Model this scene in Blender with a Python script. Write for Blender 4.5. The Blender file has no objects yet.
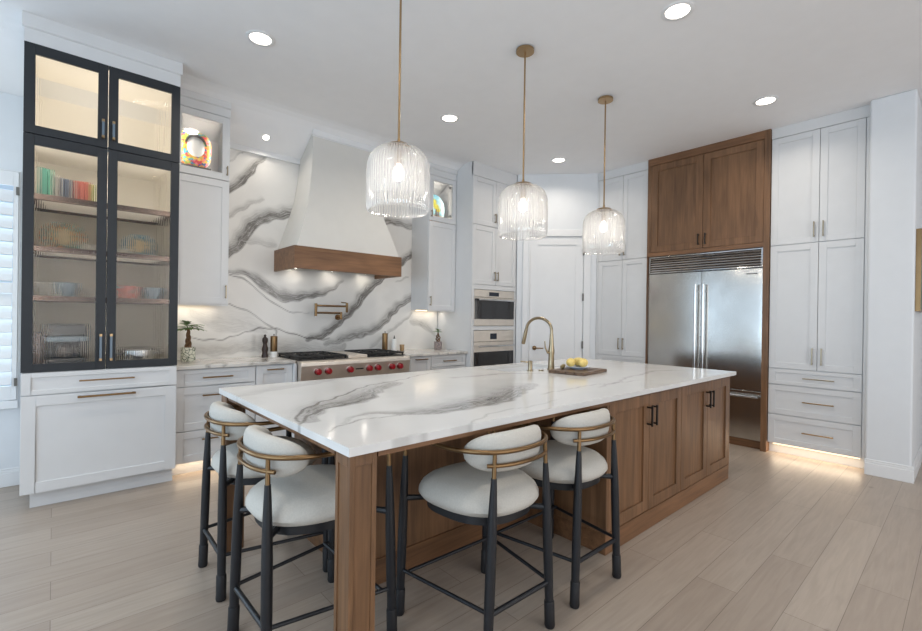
import bpy, bmesh, math, random
from mathutils import Vector, Matrix
random.seed(7)
PI = math.pi
sc = bpy.context.scene
COL = sc.collection

# ---------------------------------------------------------------- camera
CAMZ = 1.342
def cam_setup():
    f, cx, cy = 456.643, 461.927, 318.596
    az, pt, rl = math.radians(48.206), math.radians(-0.139), math.radians(0.80)
    fw = Vector((math.cos(az)*math.cos(pt), math.sin(az)*math.cos(pt), math.sin(pt)))
    R = Vector((math.sin(az), -math.cos(az), 0)); U = R.cross(fw)
    R2 = R*math.cos(rl)+U*math.sin(rl); U2 = -R*math.sin(rl)+U*math.cos(rl)
    cd = bpy.data.cameras.new('camera'); co = bpy.data.objects.new('camera', cd)
    COL.objects.link(co)
    m = Matrix((R2, U2, -fw)).transposed().to_4x4(); m.translation = (0, 0, CAMZ)
    co.matrix_world = m
    cd.sensor_width = 36; cd.lens = f/922*36
    cd.shift_x = (461-cx)/922; cd.shift_y = (cy-315.5)/922
    cd.clip_start = 0.05
    sc.camera = co
cam_setup()

# ---------------------------------------------------------------- world, exposure
sc.view_settings.view_transform = 'Standard'
sc.view_settings.look = 'None'
sc.view_settings.gamma = 1
sc.view_settings.use_curve_mapping = False
sc.view_settings.exposure = -0.93
w = bpy.data.worlds.new('world'); sc.world = w; w.use_nodes = True
bg = w.node_tree.nodes['Background']; bg.inputs[0].default_value = (0.55, 0.75, 1.0, 1); bg.inputs[1].default_value = 1.5
sc.cycles.max_bounces = 10
sc.cycles.diffuse_bounces = 5
sc.cycles.glossy_bounces = 4
sc.cycles.transmission_bounces = 8
sc.cycles.transparent_max_bounces = 16
sc.cycles.caustics_reflective = False
sc.cycles.caustics_refractive = False
sc.cycles.sample_clamp_indirect = 4

def kelvinish(name):
    return {'day': (0.68, 0.85, 1.0), 'warm': (1.0, 0.80, 0.58), 'soft': (1.0, 0.88, 0.74), 'neutral': (1.0, 0.91, 0.79)}[name]

def area(name, loc, rot, sx, sy, power, tone, shape='RECTANGLE', spread=None):
    l = bpy.data.lights.new(name, 'AREA'); l.shape = shape; l.size = sx
    if shape in ('RECTANGLE', 'ELLIPSE'): l.size_y = sy
    l.energy = power; l.color = kelvinish(tone) if isinstance(tone, str) else tone
    if spread: l.spread = math.radians(spread)
    o = bpy.data.objects.new(name, l); o.location = loc; o.rotation_euler = rot
    COL.objects.link(o); return o

# daylight: window light through the openings of the unseen walls
area('daylight_left', (-3.78, 0.6, 1.55), (0, -PI/2, 0), 1.9, 5.6, 250, 'day')       # faces +X
area('daylight_shutter', (-1.75, 5.14, 1.53), (-PI/2, 0, 0), 2.9, 1.7, 110, 'day')     # faces -Y
area('daylight_behind', (2.2, -3.78, 1.55), (PI/2, 0, 0), 6.5, 2.1, 215, (1.0, .93, .86))      # faces +Y

# ---------------------------------------------------------------- constants of the room
W = 4.904      # face of the wall behind the range
ZC = 3.327     # flat ceiling
YU = 4.538     # faces of the wall cabinets
YB = 4.31      # faces of the base cabinets
YT = 4.228     # face of the oven cabinet
XR = 5.503     # faces of the tall cabinets on the right

# ---------------------------------------------------------------- materials
def newmat(name):
    m = bpy.data.materials.new(name); m.use_nodes = True
    nt = m.node_tree; b = nt.nodes['Principled BSDF']
    return m, nt, b
def lin(c):
    return tuple(((x/255)/12.92 if x/255 <= .04045 else ((x/255+.055)/1.055)**2.4) for x in c)+(1,)
def N(nt, t, **kw):
    n = nt.nodes.new(t)
    for k, v in kw.items():
        if hasattr(n, k): setattr(n, k, v)
        else: n.inputs[k].default_value = v
    return n
def bumpit(nt, b, height, strength=.1, dist=.01):
    bp = N(nt, 'ShaderNodeBump'); bp.inputs['Strength'].default_value = strength; bp.inputs['Distance'].default_value = dist
    nt.links.new(height, bp.inputs['Height']); nt.links.new(bp.outputs[0], b.inputs['Normal'])
def objco(nt, scale=(1, 1, 1), rot=(0, 0, 0)):
    tc = N(nt, 'ShaderNodeTexCoord'); mp = N(nt, 'ShaderNodeMapping')
    mp.inputs['Scale'].default_value = scale; mp.inputs['Rotation'].default_value = rot
    nt.links.new(tc.outputs['Object'], mp.inputs['Vector']); return mp.outputs[0]
def plain(name, rgb, rough=.5, metal=0, var=.04, scale=8, bump=0.0, bscale=120, spec=.5, **kw):
    m, nt, b = newmat(name)
    c = lin(rgb)
    v = objco(nt)
    n = N(nt, 'ShaderNodeTexNoise'); n.inputs['Scale'].default_value = scale; n.inputs['Detail'].default_value = 3
    nt.links.new(v, n.inputs['Vector'])
    r = N(nt, 'ShaderNodeValToRGB')
    r.color_ramp.elements[0].position = .3; r.color_ramp.elements[1].position = .7
    r.color_ramp.elements[0].color = tuple(x*(1-var) for x in c[:3])+(1,)
    r.color_ramp.elements[1].color = tuple(min(1, x*(1+var)) for x in c[:3])+(1,)
    nt.links.new(n.outputs[0], r.inputs[0]); nt.links.new(r.outputs[0], b.inputs['Base Color'])
    b.inputs['Roughness'].default_value = rough; b.inputs['Metallic'].default_value = metal
    b.inputs['Specular IOR Level'].default_value = spec
    for k, x in kw.items(): b.inputs[k].default_value = x
    if bump:
        n2 = N(nt, 'ShaderNodeTexNoise'); n2.inputs['Scale'].default_value = bscale
        nt.links.new(v, n2.inputs['Vector']); bumpit(nt, b, n2.outputs[0], bump, .002)
    return m
def wood(name, dark, mid, light, axis='z', rough=.42, scale=1.0):
    m, nt, b = newmat(name)
    st = {'x': (1.2, 14, 14), 'y': (14, 1.2, 14), 'z': (14, 14, 1.2)}[axis]
    v = objco(nt, tuple(s*scale for s in st))
    n = N(nt, 'ShaderNodeTexNoise'); n.inputs['Scale'].default_value = 2.2; n.inputs['Detail'].default_value = 6; n.inputs['Distortion'].default_value = .6
    nt.links.new(v, n.inputs['Vector'])
    st2 = {'x': (.5, 3, 3), 'y': (3, .5, 3), 'z': (3, 3, .5)}[axis]
    v2 = objco(nt, st2)
    n2 = N(nt, 'ShaderNodeTexNoise'); n2.inputs['Scale'].default_value = 1.5; n2.inputs['Detail'].default_value = 2; n2.inputs['Distortion'].default_value = 1.2
    nt.links.new(v2, n2.inputs['Vector'])
    st3 = {'x': (3, 160, 160), 'y': (160, 3, 160), 'z': (160, 160, 3)}[axis]
    v3 = objco(nt, st3)
    n3 = N(nt, 'ShaderNodeTexNoise'); n3.inputs['Scale'].default_value = 1.0; n3.inputs['Detail'].default_value = 2
    nt.links.new(v3, n3.inputs['Vector'])
    a = N(nt, 'ShaderNodeMath', operation='ADD'); nt.links.new(n.outputs[0], a.inputs[0]); nt.links.new(n2.outputs[0], a.inputs[1])
    a2 = N(nt, 'ShaderNodeMath', operation='MULTIPLY_ADD'); nt.links.new(n3.outputs[0], a2.inputs[0]); a2.inputs[1].default_value = .5; nt.links.new(a.outputs[0], a2.inputs[2])
    s = N(nt, 'ShaderNodeMath', operation='MULTIPLY'); nt.links.new(a2.outputs[0], s.inputs[0]); s.inputs[1].default_value = .4
    r = N(nt, 'ShaderNodeValToRGB'); e = r.color_ramp.elements
    e[0].position = .36; e[0].color = lin(dark); e[1].position = .64; e[1].color = lin(light)
    mm = e.new(.5); mm.color = lin(mid)
    nt.links.new(s.outputs[0], r.inputs[0]); nt.links.new(r.outputs[0], b.inputs['Base Color'])
    b.inputs['Roughness'].default_value = rough
    bumpit(nt, b, n3.outputs[0], .08, .002)
    return m
def metal(name, rgb, rough=.3, axis=None, aniso=0, var=.06):
    m = plain(name, rgb, rough, 1.0, var)
    if axis:
        nt = m.node_tree; b = nt.nodes['Principled BSDF']
        st = {'x': (1, 220, 220), 'y': (220, 1, 220), 'z': (220, 220, 1)}[axis]
        v = objco(nt, st); n = N(nt, 'ShaderNodeTexNoise'); n.inputs['Scale'].default_value = 1.0
        nt.links.new(v, n.inputs['Vector'])
        bumpit(nt, b, n.outputs[0], .02, .001)
    return m
def emit(name, rgb, strength):
    m, nt, b = newmat(name)
    b.inputs['Base Color'].default_value = lin(rgb)
    b.inputs['Emission Color'].default_value = lin(rgb); b.inputs['Emission Strength'].default_value = strength
    return m
def marble(name, attr=True, base=(226, 224, 220), rough=.12):
    """white quartz; broad veins follow the 'vein' attribute, broken up by stretched noise"""
    m, nt, b = newmat(name)
    v = objco(nt)
    ns = N(nt, 'ShaderNodeTexNoise'); ns.inputs['Scale'].default_value = 80; ns.inputs['Detail'].default_value = 5; ns.inputs['Roughness'].default_value = .7; ns.inputs['Distortion'].default_value = .8
    v1 = objco(nt, (.35, .35, 1.5) if attr else (.5, .8, 1.5), (0, .55, .35)); nt.links.new(v1, ns.inputs['Vector'])
    nb = N(nt, 'ShaderNodeTexNoise'); nb.inputs['Scale'].default_value = 2.2; nb.inputs['Detail'].default_value = 5; nb.inputs['Distortion'].default_value = 1.0
    nt.links.new(v, nb.inputs['Vector'])
    rb = N(nt, 'ShaderNodeValToRGB'); rb.color_ramp.elements[0].position = .35; rb.color_ramp.elements[1].position = .65
    c = lin(base)
    rb.color_ramp.elements[0].color = tuple(x*.93 for x in c[:3])+(1,); rb.color_ramp.elements[1].color = c
    nt.links.new(nb.outputs[0], rb.inputs[0])
    if attr:
        at = N(nt, 'ShaderNodeAttribute', attribute_name='vein'); src = at.outputs['Fac']
        at2 = N(nt, 'ShaderNodeAttribute', attribute_name='line')
        uu = N(nt, 'ShaderNodeAttribute', attribute_name='along'); vv = N(nt, 'ShaderNodeAttribute', attribute_name='across')
        cb = N(nt, 'ShaderNodeCombineXYZ'); nt.links.new(uu.outputs['Fac'], cb.inputs[0]); nt.links.new(vv.outputs['Fac'], cb.inputs[1])
        ms = N(nt, 'ShaderNodeMapping'); ms.inputs['Scale'].default_value = (9, 75, 1); nt.links.new(cb.outputs[0], ms.inputs['Vector'])
        n3 = N(nt, 'ShaderNodeTexNoise'); n3.inputs['Scale'].default_value = 1.0; n3.inputs['Detail'].default_value = 4; n3.inputs['Distortion'].default_value = .5
        nt.links.new(ms.outputs[0], n3.inputs['Vector'])
        ns.inputs['Scale'].default_value = 95
        mxn = N(nt, 'ShaderNodeMath', operation='MULTIPLY_ADD'); nt.links.new(n3.outputs[0], mxn.inputs[0]); mxn.inputs[1].default_value = .62
        half = N(nt, 'ShaderNodeMath', operation='MULTIPLY'); nt.links.new(ns.outputs[0], half.inputs[0]); half.inputs[1].default_value = .40
        nt.links.new(half.outputs[0], mxn.inputs[2])
    else:
        wv = N(nt, 'ShaderNodeTexNoise'); wv.inputs['Scale'].default_value = 1.6; wv.inputs['Detail'].default_value = 4; wv.inputs['Distortion'].default_value = 1.5
        nt.links.new(v, wv.inputs['Vector'])
        rr = N(nt, 'ShaderNodeValToRGB'); ee = rr.color_ramp.elements
        ee[0].position = .44; ee[0].color = (0, 0, 0, 1); ee[1].position = .56; ee[1].color = (0, 0, 0, 1)
        k = ee.new(.5); k.color = (.6, .6, .6, 1)
        nt.links.new(wv.outputs[0], rr.inputs[0]); src = rr.outputs[0]; at2 = None
    # speckle threshold: noise against vein strength
    th = N(nt, 'ShaderNodeMapRange'); th.inputs['From Min'].default_value = .36; th.inputs['From Max'].default_value = .72
    nt.links.new((mxn if attr else ns).outputs[0], th.inputs['Value'])
    dk = N(nt, 'ShaderNodeMath', operation='MULTIPLY'); nt.links.new(th.outputs[0], dk.inputs[0]); nt.links.new(src, dk.inputs[1])
    soft = N(nt, 'ShaderNodeMath', operation='MULTIPLY_ADD'); nt.links.new(src, soft.inputs[0]); soft.inputs[1].default_value = .42; nt.links.new(dk.outputs[0], soft.inputs[2])
    last = soft.outputs[0]
    if at2:
        ad = N(nt, 'ShaderNodeMath', operation='MULTIPLY_ADD'); nt.links.new(at2.outputs['Fac'], ad.inputs[0]); ad.inputs[1].default_value = .9; nt.links.new(last, ad.inputs[2]); last = ad.outputs[0]
    cl = N(nt, 'ShaderNodeMath', operation='MINIMUM'); nt.links.new(last, cl.inputs[0]); cl.inputs[1].default_value = .9
    mx = N(nt, 'ShaderNodeMix', data_type='RGBA'); nt.links.new(cl.outputs[0], mx.inputs['Factor'])
    nt.links.new(rb.outputs[0], mx.inputs['A']); mx.inputs['B'].default_value = lin((100, 96, 92))
    nt.links.new(mx.outputs['Result'], b.inputs['Base Color'])
    b.inputs['Roughness'].default_value = rough
    return m
def floor_mat():
    m, nt, b = newmat('oak_floor_boards')
    v = objco(nt)
    def bricks(c1, c2, mortar, ms):
        br = N(nt, 'ShaderNodeTexBrick'); br.offset = .37; br.offset_frequency = 2
        br.inputs['Scale'].default_value = 1; br.inputs['Brick Width'].default_value = 1.55; br.inputs['Row Height'].default_value = .19
        br.inputs['Mortar Size'].default_value = ms; br.inputs['Mortar Smooth'].default_value = .2
        br.inputs['Color1'].default_value = c1; br.inputs['Color2'].default_value = c2; br.inputs['Mortar'].default_value = mortar
        nt.links.new(v, br.inputs['Vector']); return br
    br = bricks(lin((162, 148, 135)), lin((175, 162, 149)), lin((110, 98, 87)), .0012)
    v2 = objco(nt, (1.2, 16, 1))
    n = N(nt, 'ShaderNodeTexNoise'); n.inputs['Scale'].default_value = 2.5; n.inputs['Detail'].default_value = 7; n.inputs['Distortion'].default_value = .8
    nt.links.new(v2, n.inputs['Vector'])
    r = N(nt, 'ShaderNodeValToRGB'); r.color_ramp.elements[0].position = .3; r.color_ramp.elements[0].color = (.88, .87, .86, 1)
    r.color_ramp.elements[1].position = .7; r.color_ramp.elements[1].color = (1.04, 1.04, 1.04, 1)
    nt.links.new(n.outputs[0], r.inputs[0])
    mu = N(nt, 'ShaderNodeMix', data_type='RGBA', blend_type='MULTIPLY'); mu.inputs['Factor'].default_value = 1
    nt.links.new(br.outputs[0], mu.inputs['A']); nt.links.new(r.outputs[0], mu.inputs['B'])
    # knots
    vo = N(nt, 'ShaderNodeTexVoronoi'); vo.inputs['Scale'].default_value = 1.15; v3 = objco(nt, (1, 1.7, 1)); nt.links.new(v3, vo.inputs['Vector'])
    kr = N(nt, 'ShaderNodeValToRGB'); kr.color_ramp.elements[0].position = .015; kr.color_ramp.elements[0].color = (.45, .42, .4, 1)
    kr.color_ramp.elements[1].position = .05; kr.color_ramp.elements[1].color = (1, 1, 1, 1)
    nt.links.new(vo.outputs['Distance'], kr.inputs[0])
    mk = N(nt, 'ShaderNodeMix', data_type='RGBA', blend_type='MULTIPLY'); mk.inputs['Factor'].default_value = .8
    nt.links.new(mu.outputs['Result'], mk.inputs['A']); nt.links.new(kr.outputs[0], mk.inputs['B'])
    nt.links.new(mk.outputs['Result'], b.inputs['Base Color'])
    b.inputs['Roughness'].default_value = .36
    bumpit(nt, b, n.outputs[0], .06, .003)
    return m
def glass_thin(name, tint=(1, 1, 1), gl=.12, milky=0.0, rib=None):
    """thin clear pane: mostly transparent, a little mirror, optional milkiness"""
    m, nt, b = newmat(name); nt.nodes.remove(b)
    out = nt.nodes['Material Output']
    tr = N(nt, 'ShaderNodeBsdfTransparent'); tr.inputs[0].default_value = tint+(1,)
    g = N(nt, 'ShaderNodeBsdfGlossy'); g.inputs['Roughness'].default_value = .06
    fr = N(nt, 'ShaderNodeFresnel'); fr.inputs[0].default_value = 1.45
    ad = N(nt, 'ShaderNodeMath', operation='MULTIPLY_ADD'); nt.links.new(fr.outputs[0], ad.inputs[0]); ad.inputs[1].default_value = .9; ad.inputs[2].default_value = gl
    ad.use_clamp = True
    mx = N(nt, 'ShaderNodeMixShader'); nt.links.new(ad.outputs[0], mx.inputs[0]); nt.links.new(tr.outputs[0], mx.inputs[1]); nt.links.new(g.outputs[0], mx.inputs[2])
    last = mx
    if milky:
        tl = N(nt, 'ShaderNodeBsdfTranslucent'); tl.inputs[0].default_value = (.95, .95, .95, 1)
        df = N(nt, 'ShaderNodeBsdfDiffuse'); df.inputs[0].default_value = (.95, .95, .95, 1)
        m1 = N(nt, 'ShaderNodeMixShader'); m1.inputs[0].default_value = .4; nt.links.new(tl.outputs[0], m1.inputs[1]); nt.links.new(df.outputs[0], m1.inputs[2])
        m2 = N(nt, 'ShaderNodeMixShader'); m2.inputs[0].default_value = milky; nt.links.new(mx.outputs[0], m2.inputs[1]); nt.links.new(m1.outputs[0], m2.inputs[2])
        if rib:
            # thickness of the flutes varies around the shade, so milkiness does as well
            tc = N(nt, 'ShaderNodeTexCoord'); sx = N(nt, 'ShaderNodeSeparateXYZ'); nt.links.new(tc.outputs['Object'], sx.inputs[0])
            at = N(nt, 'ShaderNodeMath', operation='ARCTAN2'); nt.links.new(sx.outputs[1], at.inputs[0]); nt.links.new(sx.outputs[0], at.inputs[1])
            ml = N(nt, 'ShaderNodeMath', operation='MULTIPLY'); nt.links.new(at.outputs[0], ml.inputs[0]); ml.inputs[1].default_value = rib
            sn = N(nt, 'ShaderNodeMath', operation='SINE'); nt.links.new(ml.outputs[0], sn.inputs[0])
            ma = N(nt, 'ShaderNodeMath', operation='MULTIPLY_ADD'); nt.links.new(sn.outputs[0], ma.inputs[0]); ma.inputs[1].default_value = milky*.55; ma.inputs[2].default_value = milky
            nt.links.new(ma.outputs[0], m2.inputs[0])
        last = m2
    nt.links.new(last.outputs[0], out.inputs[0])
    return m

WHITE = plain('white_cabinet_paint', (218, 219, 220), .38, var=.012)
WHITE_IN = plain('cream_cabinet_interior', (232, 228, 220), .55, var=.015)
WALLP = plain('white_wall_paint', (222, 225, 228), .75, var=.012, bump=.05)
CEILP = plain('white_ceiling_paint', (241, 241, 242), .85, var=.01, bump=.08)
TRIMP = plain('white_trim_paint', (230, 231, 232), .4, var=.01)
PLAST = plain('hood_plaster', (214, 212, 207), .6, var=.015)
BLACKP = plain('charcoal_cabinet_paint', (29, 34, 40), .5, var=.04)
OAKZ = wood('brown_oak_upright', (91, 65, 44), (116, 84, 57), (135, 99, 70), 'z')
OAKX = wood('brown_oak_lengthwise', (95, 66, 44), (121, 86, 58), (140, 101, 70), 'x')
OAKY = wood('brown_oak_crosswise', (95, 66, 44), (121, 86, 58), (140, 101, 70), 'y')
SHELFW = wood('walnut_shelf', (34, 22, 16), (46, 30, 22), (58, 39, 28), 'x', .75)
BOARDW = wood('cutting_board_wood', (58, 42, 30), (96, 72, 52), (124, 96, 70), 'x')
STEELY = metal('brushed_steel', (208, 206, 202), .19)
STEELX = metal('brushed_steel_range', (226, 218, 208), .45, 'x')
PULLG = plain('smoky_blue_grey_pull', (104, 120, 134), .3)
STEELP = metal('polished_steel', (205, 205, 205), .12)
BRASS = metal('champagne_brass', (170, 143, 108), .28)
BRASSD = metal('aged_brass', (134, 107, 76), .34)
FAUCETM = metal('champagne_nickel', (156, 141, 116), .28)
NICKEL = metal('satin_pull_metal', (160, 148, 128), .3)
IRON = plain('black_cast_iron', (24, 24, 25), .5)
DARKM = plain('dark_bronze_metal', (44, 40, 38), .35, .6)
HINGE = plain('grey_hinge_metal', (110, 108, 104), .4, .7)
STOOLB = plain('blackened_ash', (24, 26, 31), .42, var=.12, scale=30)
SLEEVE = plain('black_foot_sleeve', (20, 20, 24), .5)
FABRIC = plain('light_grey_boucle', (196, 192, 184), .9, var=.05, scale=160, bump=.5, bscale=500)
OVENG = plain('oven_black_glass', (30, 30, 33), .08, spec=.8)
SCREEN = plain('oven_display_glass', (40, 46, 56), .1)
RED = plain('red_knob', (150, 12, 28), .3)
FLOORM = floor_mat()
MARBW = marble('veined_quartz_splashback', True, (236, 234, 230), .13)
MARBI = marble('veined_quartz_worktop', True, (226, 225, 223), .12)
MARBC = marble('quartz_side_counter', False, (222, 218, 212), .14)
GLASSP = glass_thin('clear_cabinet_glass', gl=.03)
SHADEG = glass_thin('fluted_lamp_glass', gl=.08, milky=.28, rib=64)
def ribbed_glass():
    m, nt, b = newmat('reeded_glass')
    b.inputs['Base Color'].default_value = (.97, .98, .98, 1); b.inputs['Roughness'].default_value = .02
    b.inputs['Transmission Weight'].default_value = 1; b.inputs['IOR'].default_value = 1.3; b.inputs['Specular IOR Level'].default_value = .25
    return m
REED = ribbed_glass()
LED = emit('warm_led_strip', (255, 226, 180), 6)
LENS = emit('ceiling_lamp_lens', (255, 244, 228), 14)
BULB = emit('lamp_bulb', (255, 246, 232), 14)
GREENL = plain('green_leaf', (82, 120, 52), .5, var=.25, scale=40)
TRUNK = plain('braided_trunk_bark', (112, 84, 60), .8, var=.25, scale=60)

# ---------------------------------------------------------------- mesh builder
ORG = {}
class MB:
    def __init__(s): s.v = []; s.f = []; s.sm = []
    def add(s, vs, fs, smooth=False):
        k = len(s.v); s.v += [tuple(p) for p in vs]; s.f += [tuple(i+k for i in f) for f in fs]; s.sm += [smooth]*len(fs); return s
    def box(s, x0, x1, y0, y1, z0, z1):
        x0, x1 = min(x0, x1), max(x0, x1); y0, y1 = min(y0, y1), max(y0, y1); z0, z1 = min(z0, z1), max(z0, z1)
        return s.add([(x0, y0, z0), (x1, y0, z0), (x1, y1, z0), (x0, y1, z0), (x0, y0, z1), (x1, y0, z1), (x1, y1, z1), (x0, y1, z1)],
                     [(0, 3, 2, 1), (4, 5, 6, 7), (0, 1, 5, 4), (1, 2, 6, 5), (2, 3, 7, 6), (3, 0, 4, 7)])
    def fbox(s, F, u0, u1, z0, z1, n0, n1):
        O, u, n = F
        P = lambda a, z, c: (O[0]+u[0]*a+n[0]*c, O[1]+u[1]*a+n[1]*c, z)
        vs = [P(u0, z0, n0), P(u1, z0, n0), P(u1, z0, n1), P(u0, z0, n1), P(u0, z1, n0), P(u1, z1, n0), P(u1, z1, n1), P(u0, z1, n1)]
        fs = [(0, 3, 2, 1), (4, 5, 6, 7), (0, 1, 5, 4), (1, 2, 6, 5), (2, 3, 7, 6), (3, 0, 4, 7)]
        return s.add(vs, fs)
    def prism(s, pts, axis, a0, a1):
        """pts: polygon in the other two axes (cyclic order), swept along axis"""
        def mk(p, a):
            return {'x': (a, p[0], p[1]), 'y': (p[0], a, p[1]), 'z': (p[0], p[1], a)}[axis]
        n = len(pts); vs = [mk(p, a0) for p in pts]+[mk(p, a1) for p in pts]
        fs = [tuple(range(n)), tuple(range(2*n-1, n-1, -1))]+[(i, i+n, (i+1) % n+n, (i+1) % n) for i in range(n)]
        return s.add(vs, fs)
    def tube(s, pts, rad, n=12, caps=True, closed=False):
        pts = [Vector(p) for p in pts]; m = len(pts)
        rad = rad if isinstance(rad, (list, tuple)) else [rad]*m
        vs = []; fs = []; up = None
        for i, p in enumerate(pts):
            a = pts[i-1] if (i > 0 or closed) else p; c = pts[(i+1) % m] if (i < m-1 or closed) else p
            t = (c-a).normalized()
            if up is None:
                up = Vector((0, 0, 1)) if abs(t.z) < .9 else Vector((1, 0, 0))
            sd = t.cross(up)
            if sd.length < 1e-5: sd = t.cross(Vector((0, 1, 0)))
            sd.normalize(); up = sd.cross(t).normalized()
            for k in range(n):
                an = 2*PI*k/n; vs.append(p+(sd*math.cos(an)+up*math.sin(an))*rad[i])
        for i in range(m if closed else m-1):
            for k in range(n):
                a = i*n+k; b = i*n+(k+1) % n; j = ((i+1) % m)*n
                fs.append((a, b, j+(k+1) % n, j+k))
        s.add(vs, fs, True)
        if caps and not closed:
            k0 = len(s.v)-len(vs)
            s.f.append(tuple(k0+i for i in range(n-1, -1, -1))); s.sm.append(False)
            s.f.append(tuple(k0+(m-1)*n+i for i in range(n))); s.sm.append(False)
        return s
    def lathe(s, prof, c=(0, 0, 0), n=32, caps=True, ribs=0, amp=0.0):
        vs = []; fs = []
        for r, z in prof:
            for k in range(n):
                an = 2*PI*k/n; rr = r+(amp*math.cos(ribs*an)*min(1, r/.1) if ribs else 0)
                vs.append((c[0]+rr*math.cos(an), c[1]+rr*math.sin(an), c[2]+z))
        for i in range(len(prof)-1):
            for k in range(n):
                fs.append((i*n+k, i*n+(k+1) % n, (i+1)*n+(k+1) % n, (i+1)*n+k))
        k0 = len(s.v); s.add(vs, fs, True)
        if caps:
            s.f.append(tuple(k0+i for i in range(n-1, -1, -1))); s.sm.append(False)
            s.f.append(tuple(k0+(len(prof)-1)*n+i for i in range(n))); s.sm.append(False)
        return s
    def sphere(s, c, rx, ry, rz, n=20, m=12):
        pr = []
        vs = []; fs = []
        for i in range(m+1):
            th = -PI/2+PI*i/m
            for k in range(n):
                an = 2*PI*k/n; vs.append((c[0]+rx*math.cos(th)*math.cos(an), c[1]+ry*math.cos(th)*math.sin(an), c[2]+rz*math.sin(th)))
        for i in range(m):
            for k in range(n): fs.append((i*n+k, i*n+(k+1) % n, (i+1)*n+(k+1) % n, (i+1)*n+k))
        return s.add(vs, fs, True)
    def build(s, name, mat, parent=None, bevel=0, seg=2, recalc=True):
        me = bpy.data.meshes.new(name)
        off = ORG.get(parent.name, (0, 0, 0)) if parent is not None else (0, 0, 0)
        me.from_pydata([(x-off[0], y-off[1], z-off[2]) for x, y, z in s.v], [], s.f)
        for p, q in zip(me.polygons, s.sm): p.use_smooth = q
        if recalc:
            bm = bmesh.new(); bm.from_mesh(me); bmesh.ops.remove_doubles(bm, verts=bm.verts, dist=1e-6)
            bmesh.ops.recalc_face_normals(bm, faces=bm.faces); bm.to_mesh(me); bm.free()
        me.materials.append(mat)
        me.update()
        o = bpy.data.objects.new(name, me); COL.objects.link(o)
        if parent is not None: o.parent = parent; ORG[o.name] = off
        if bevel:
            md = o.modifiers.new('bevel', 'BEVEL'); md.width = bevel; md.segments = seg; md.limit_method = 'ANGLE'; md.angle_limit = .7
            md.harden_normals = False
        if any(s.sm): me.set_sharp_from_angle(angle=.7)
        return o

def thing(name, label, cat, loc=(0, 0, 0), group=None):
    o = bpy.data.objects.new(name, None); COL.objects.link(o); o.location = loc; o.empty_display_size = .1
    ORG[o.name] = tuple(loc)
    o['label'] = label; o['category'] = cat
    if group: o['group'] = group
    return o
def tag(o, label, cat, group=None):
    o['label'] = label; o['category'] = cat
    if group: o['group'] = group
    return o
def struct(o): o['kind'] = 'structure'; return o
def kids(o): return [c for c in bpy.data.objects if c.parent == o]
def copy_tree(o, parent=None):
    c = o.copy(); COL.objects.link(c); c.parent = parent
    for ch in kids(o): copy_tree(ch, c)
    return c
def ceil_z(y):
    P = [(-9, ZC), (4.36, ZC), (4.42, 3.318), (4.48, 3.297), (4.54, 3.262), (4.904, 3.014), (5.3, 2.744)]
    for (a, za), (b, zb) in zip(P, P[1:]):
        if a <= y <= b: return za+(zb-za)*(y-a)/(b-a)
def slope_prof(y0, y1, zb, gap=.0015):
    ys = [y0]+[y for y in (4.36, 4.42, 4.48, 4.54) if y0 < y < y1]+[y1]
    return [(y0, zb)]+[(y, ceil_z(y)-gap) for y in ys]+[(y1, zb)]

# frames: origin, along, outward
def FY(y): return ((0, y), (1, 0), (0, -1))       # faces -Y, u = x
def FX(x): return ((x, 0), (0, 1), (-1, 0))       # faces -X, u = y
def shaker(F, u0, u1, z0, z1, mat, parent, name='door', st=.06, th=.02, rec=.009, n=0.0, rail=None):
    m = MB(); g = .0022; rail = rail or st
    u0 += g; u1 -= g; z0 += g; z1 -= g
    m.fbox(F, u0, u0+st, z0, z1, n, n+th); m.fbox(F, u1-st, u1, z0, z1, n, n+th)
    m.fbox(F, u0+st, u1-st, z0, z0+rail, n, n+th); m.fbox(F, u0+st, u1-st, z1-rail, z1, n, n+th)
    m.fbox(F, u0+st-.002, u1-st+.002, z0+rail-.002, z1-rail+.002, n+.001, n+th-rec)
    return m.build(name, mat, parent, bevel=.0016, seg=1)
def pull(F, u, z, ln, parent, mat, vertical=True, n=.02, r=.005, off=.028, name='handle', square=False):
    m = MB(); h = ln/2
    if vertical:
        m.fbox(F, u-r, u+r, z-h, z+h, n+off-r, n+off+r)
        for s in (-1, 1): m.fbox(F, u-r*.8, u+r*.8, z+s*(h-.012)-r, z+s*(h-.012)+r, n-.001, n+off)
    else:
        m.fbox(F, u-h, u+h, z-r, z+r, n+off-r, n+off+r)
        for s in (-1, 1): m.fbox(F, u+s*(h-.012)-r, u+s*(h-.012)+r, z-r*.8, z+r*.8, n-.001, n+off)
    return m.build(name, mat, parent, bevel=.0015, seg=1)
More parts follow.
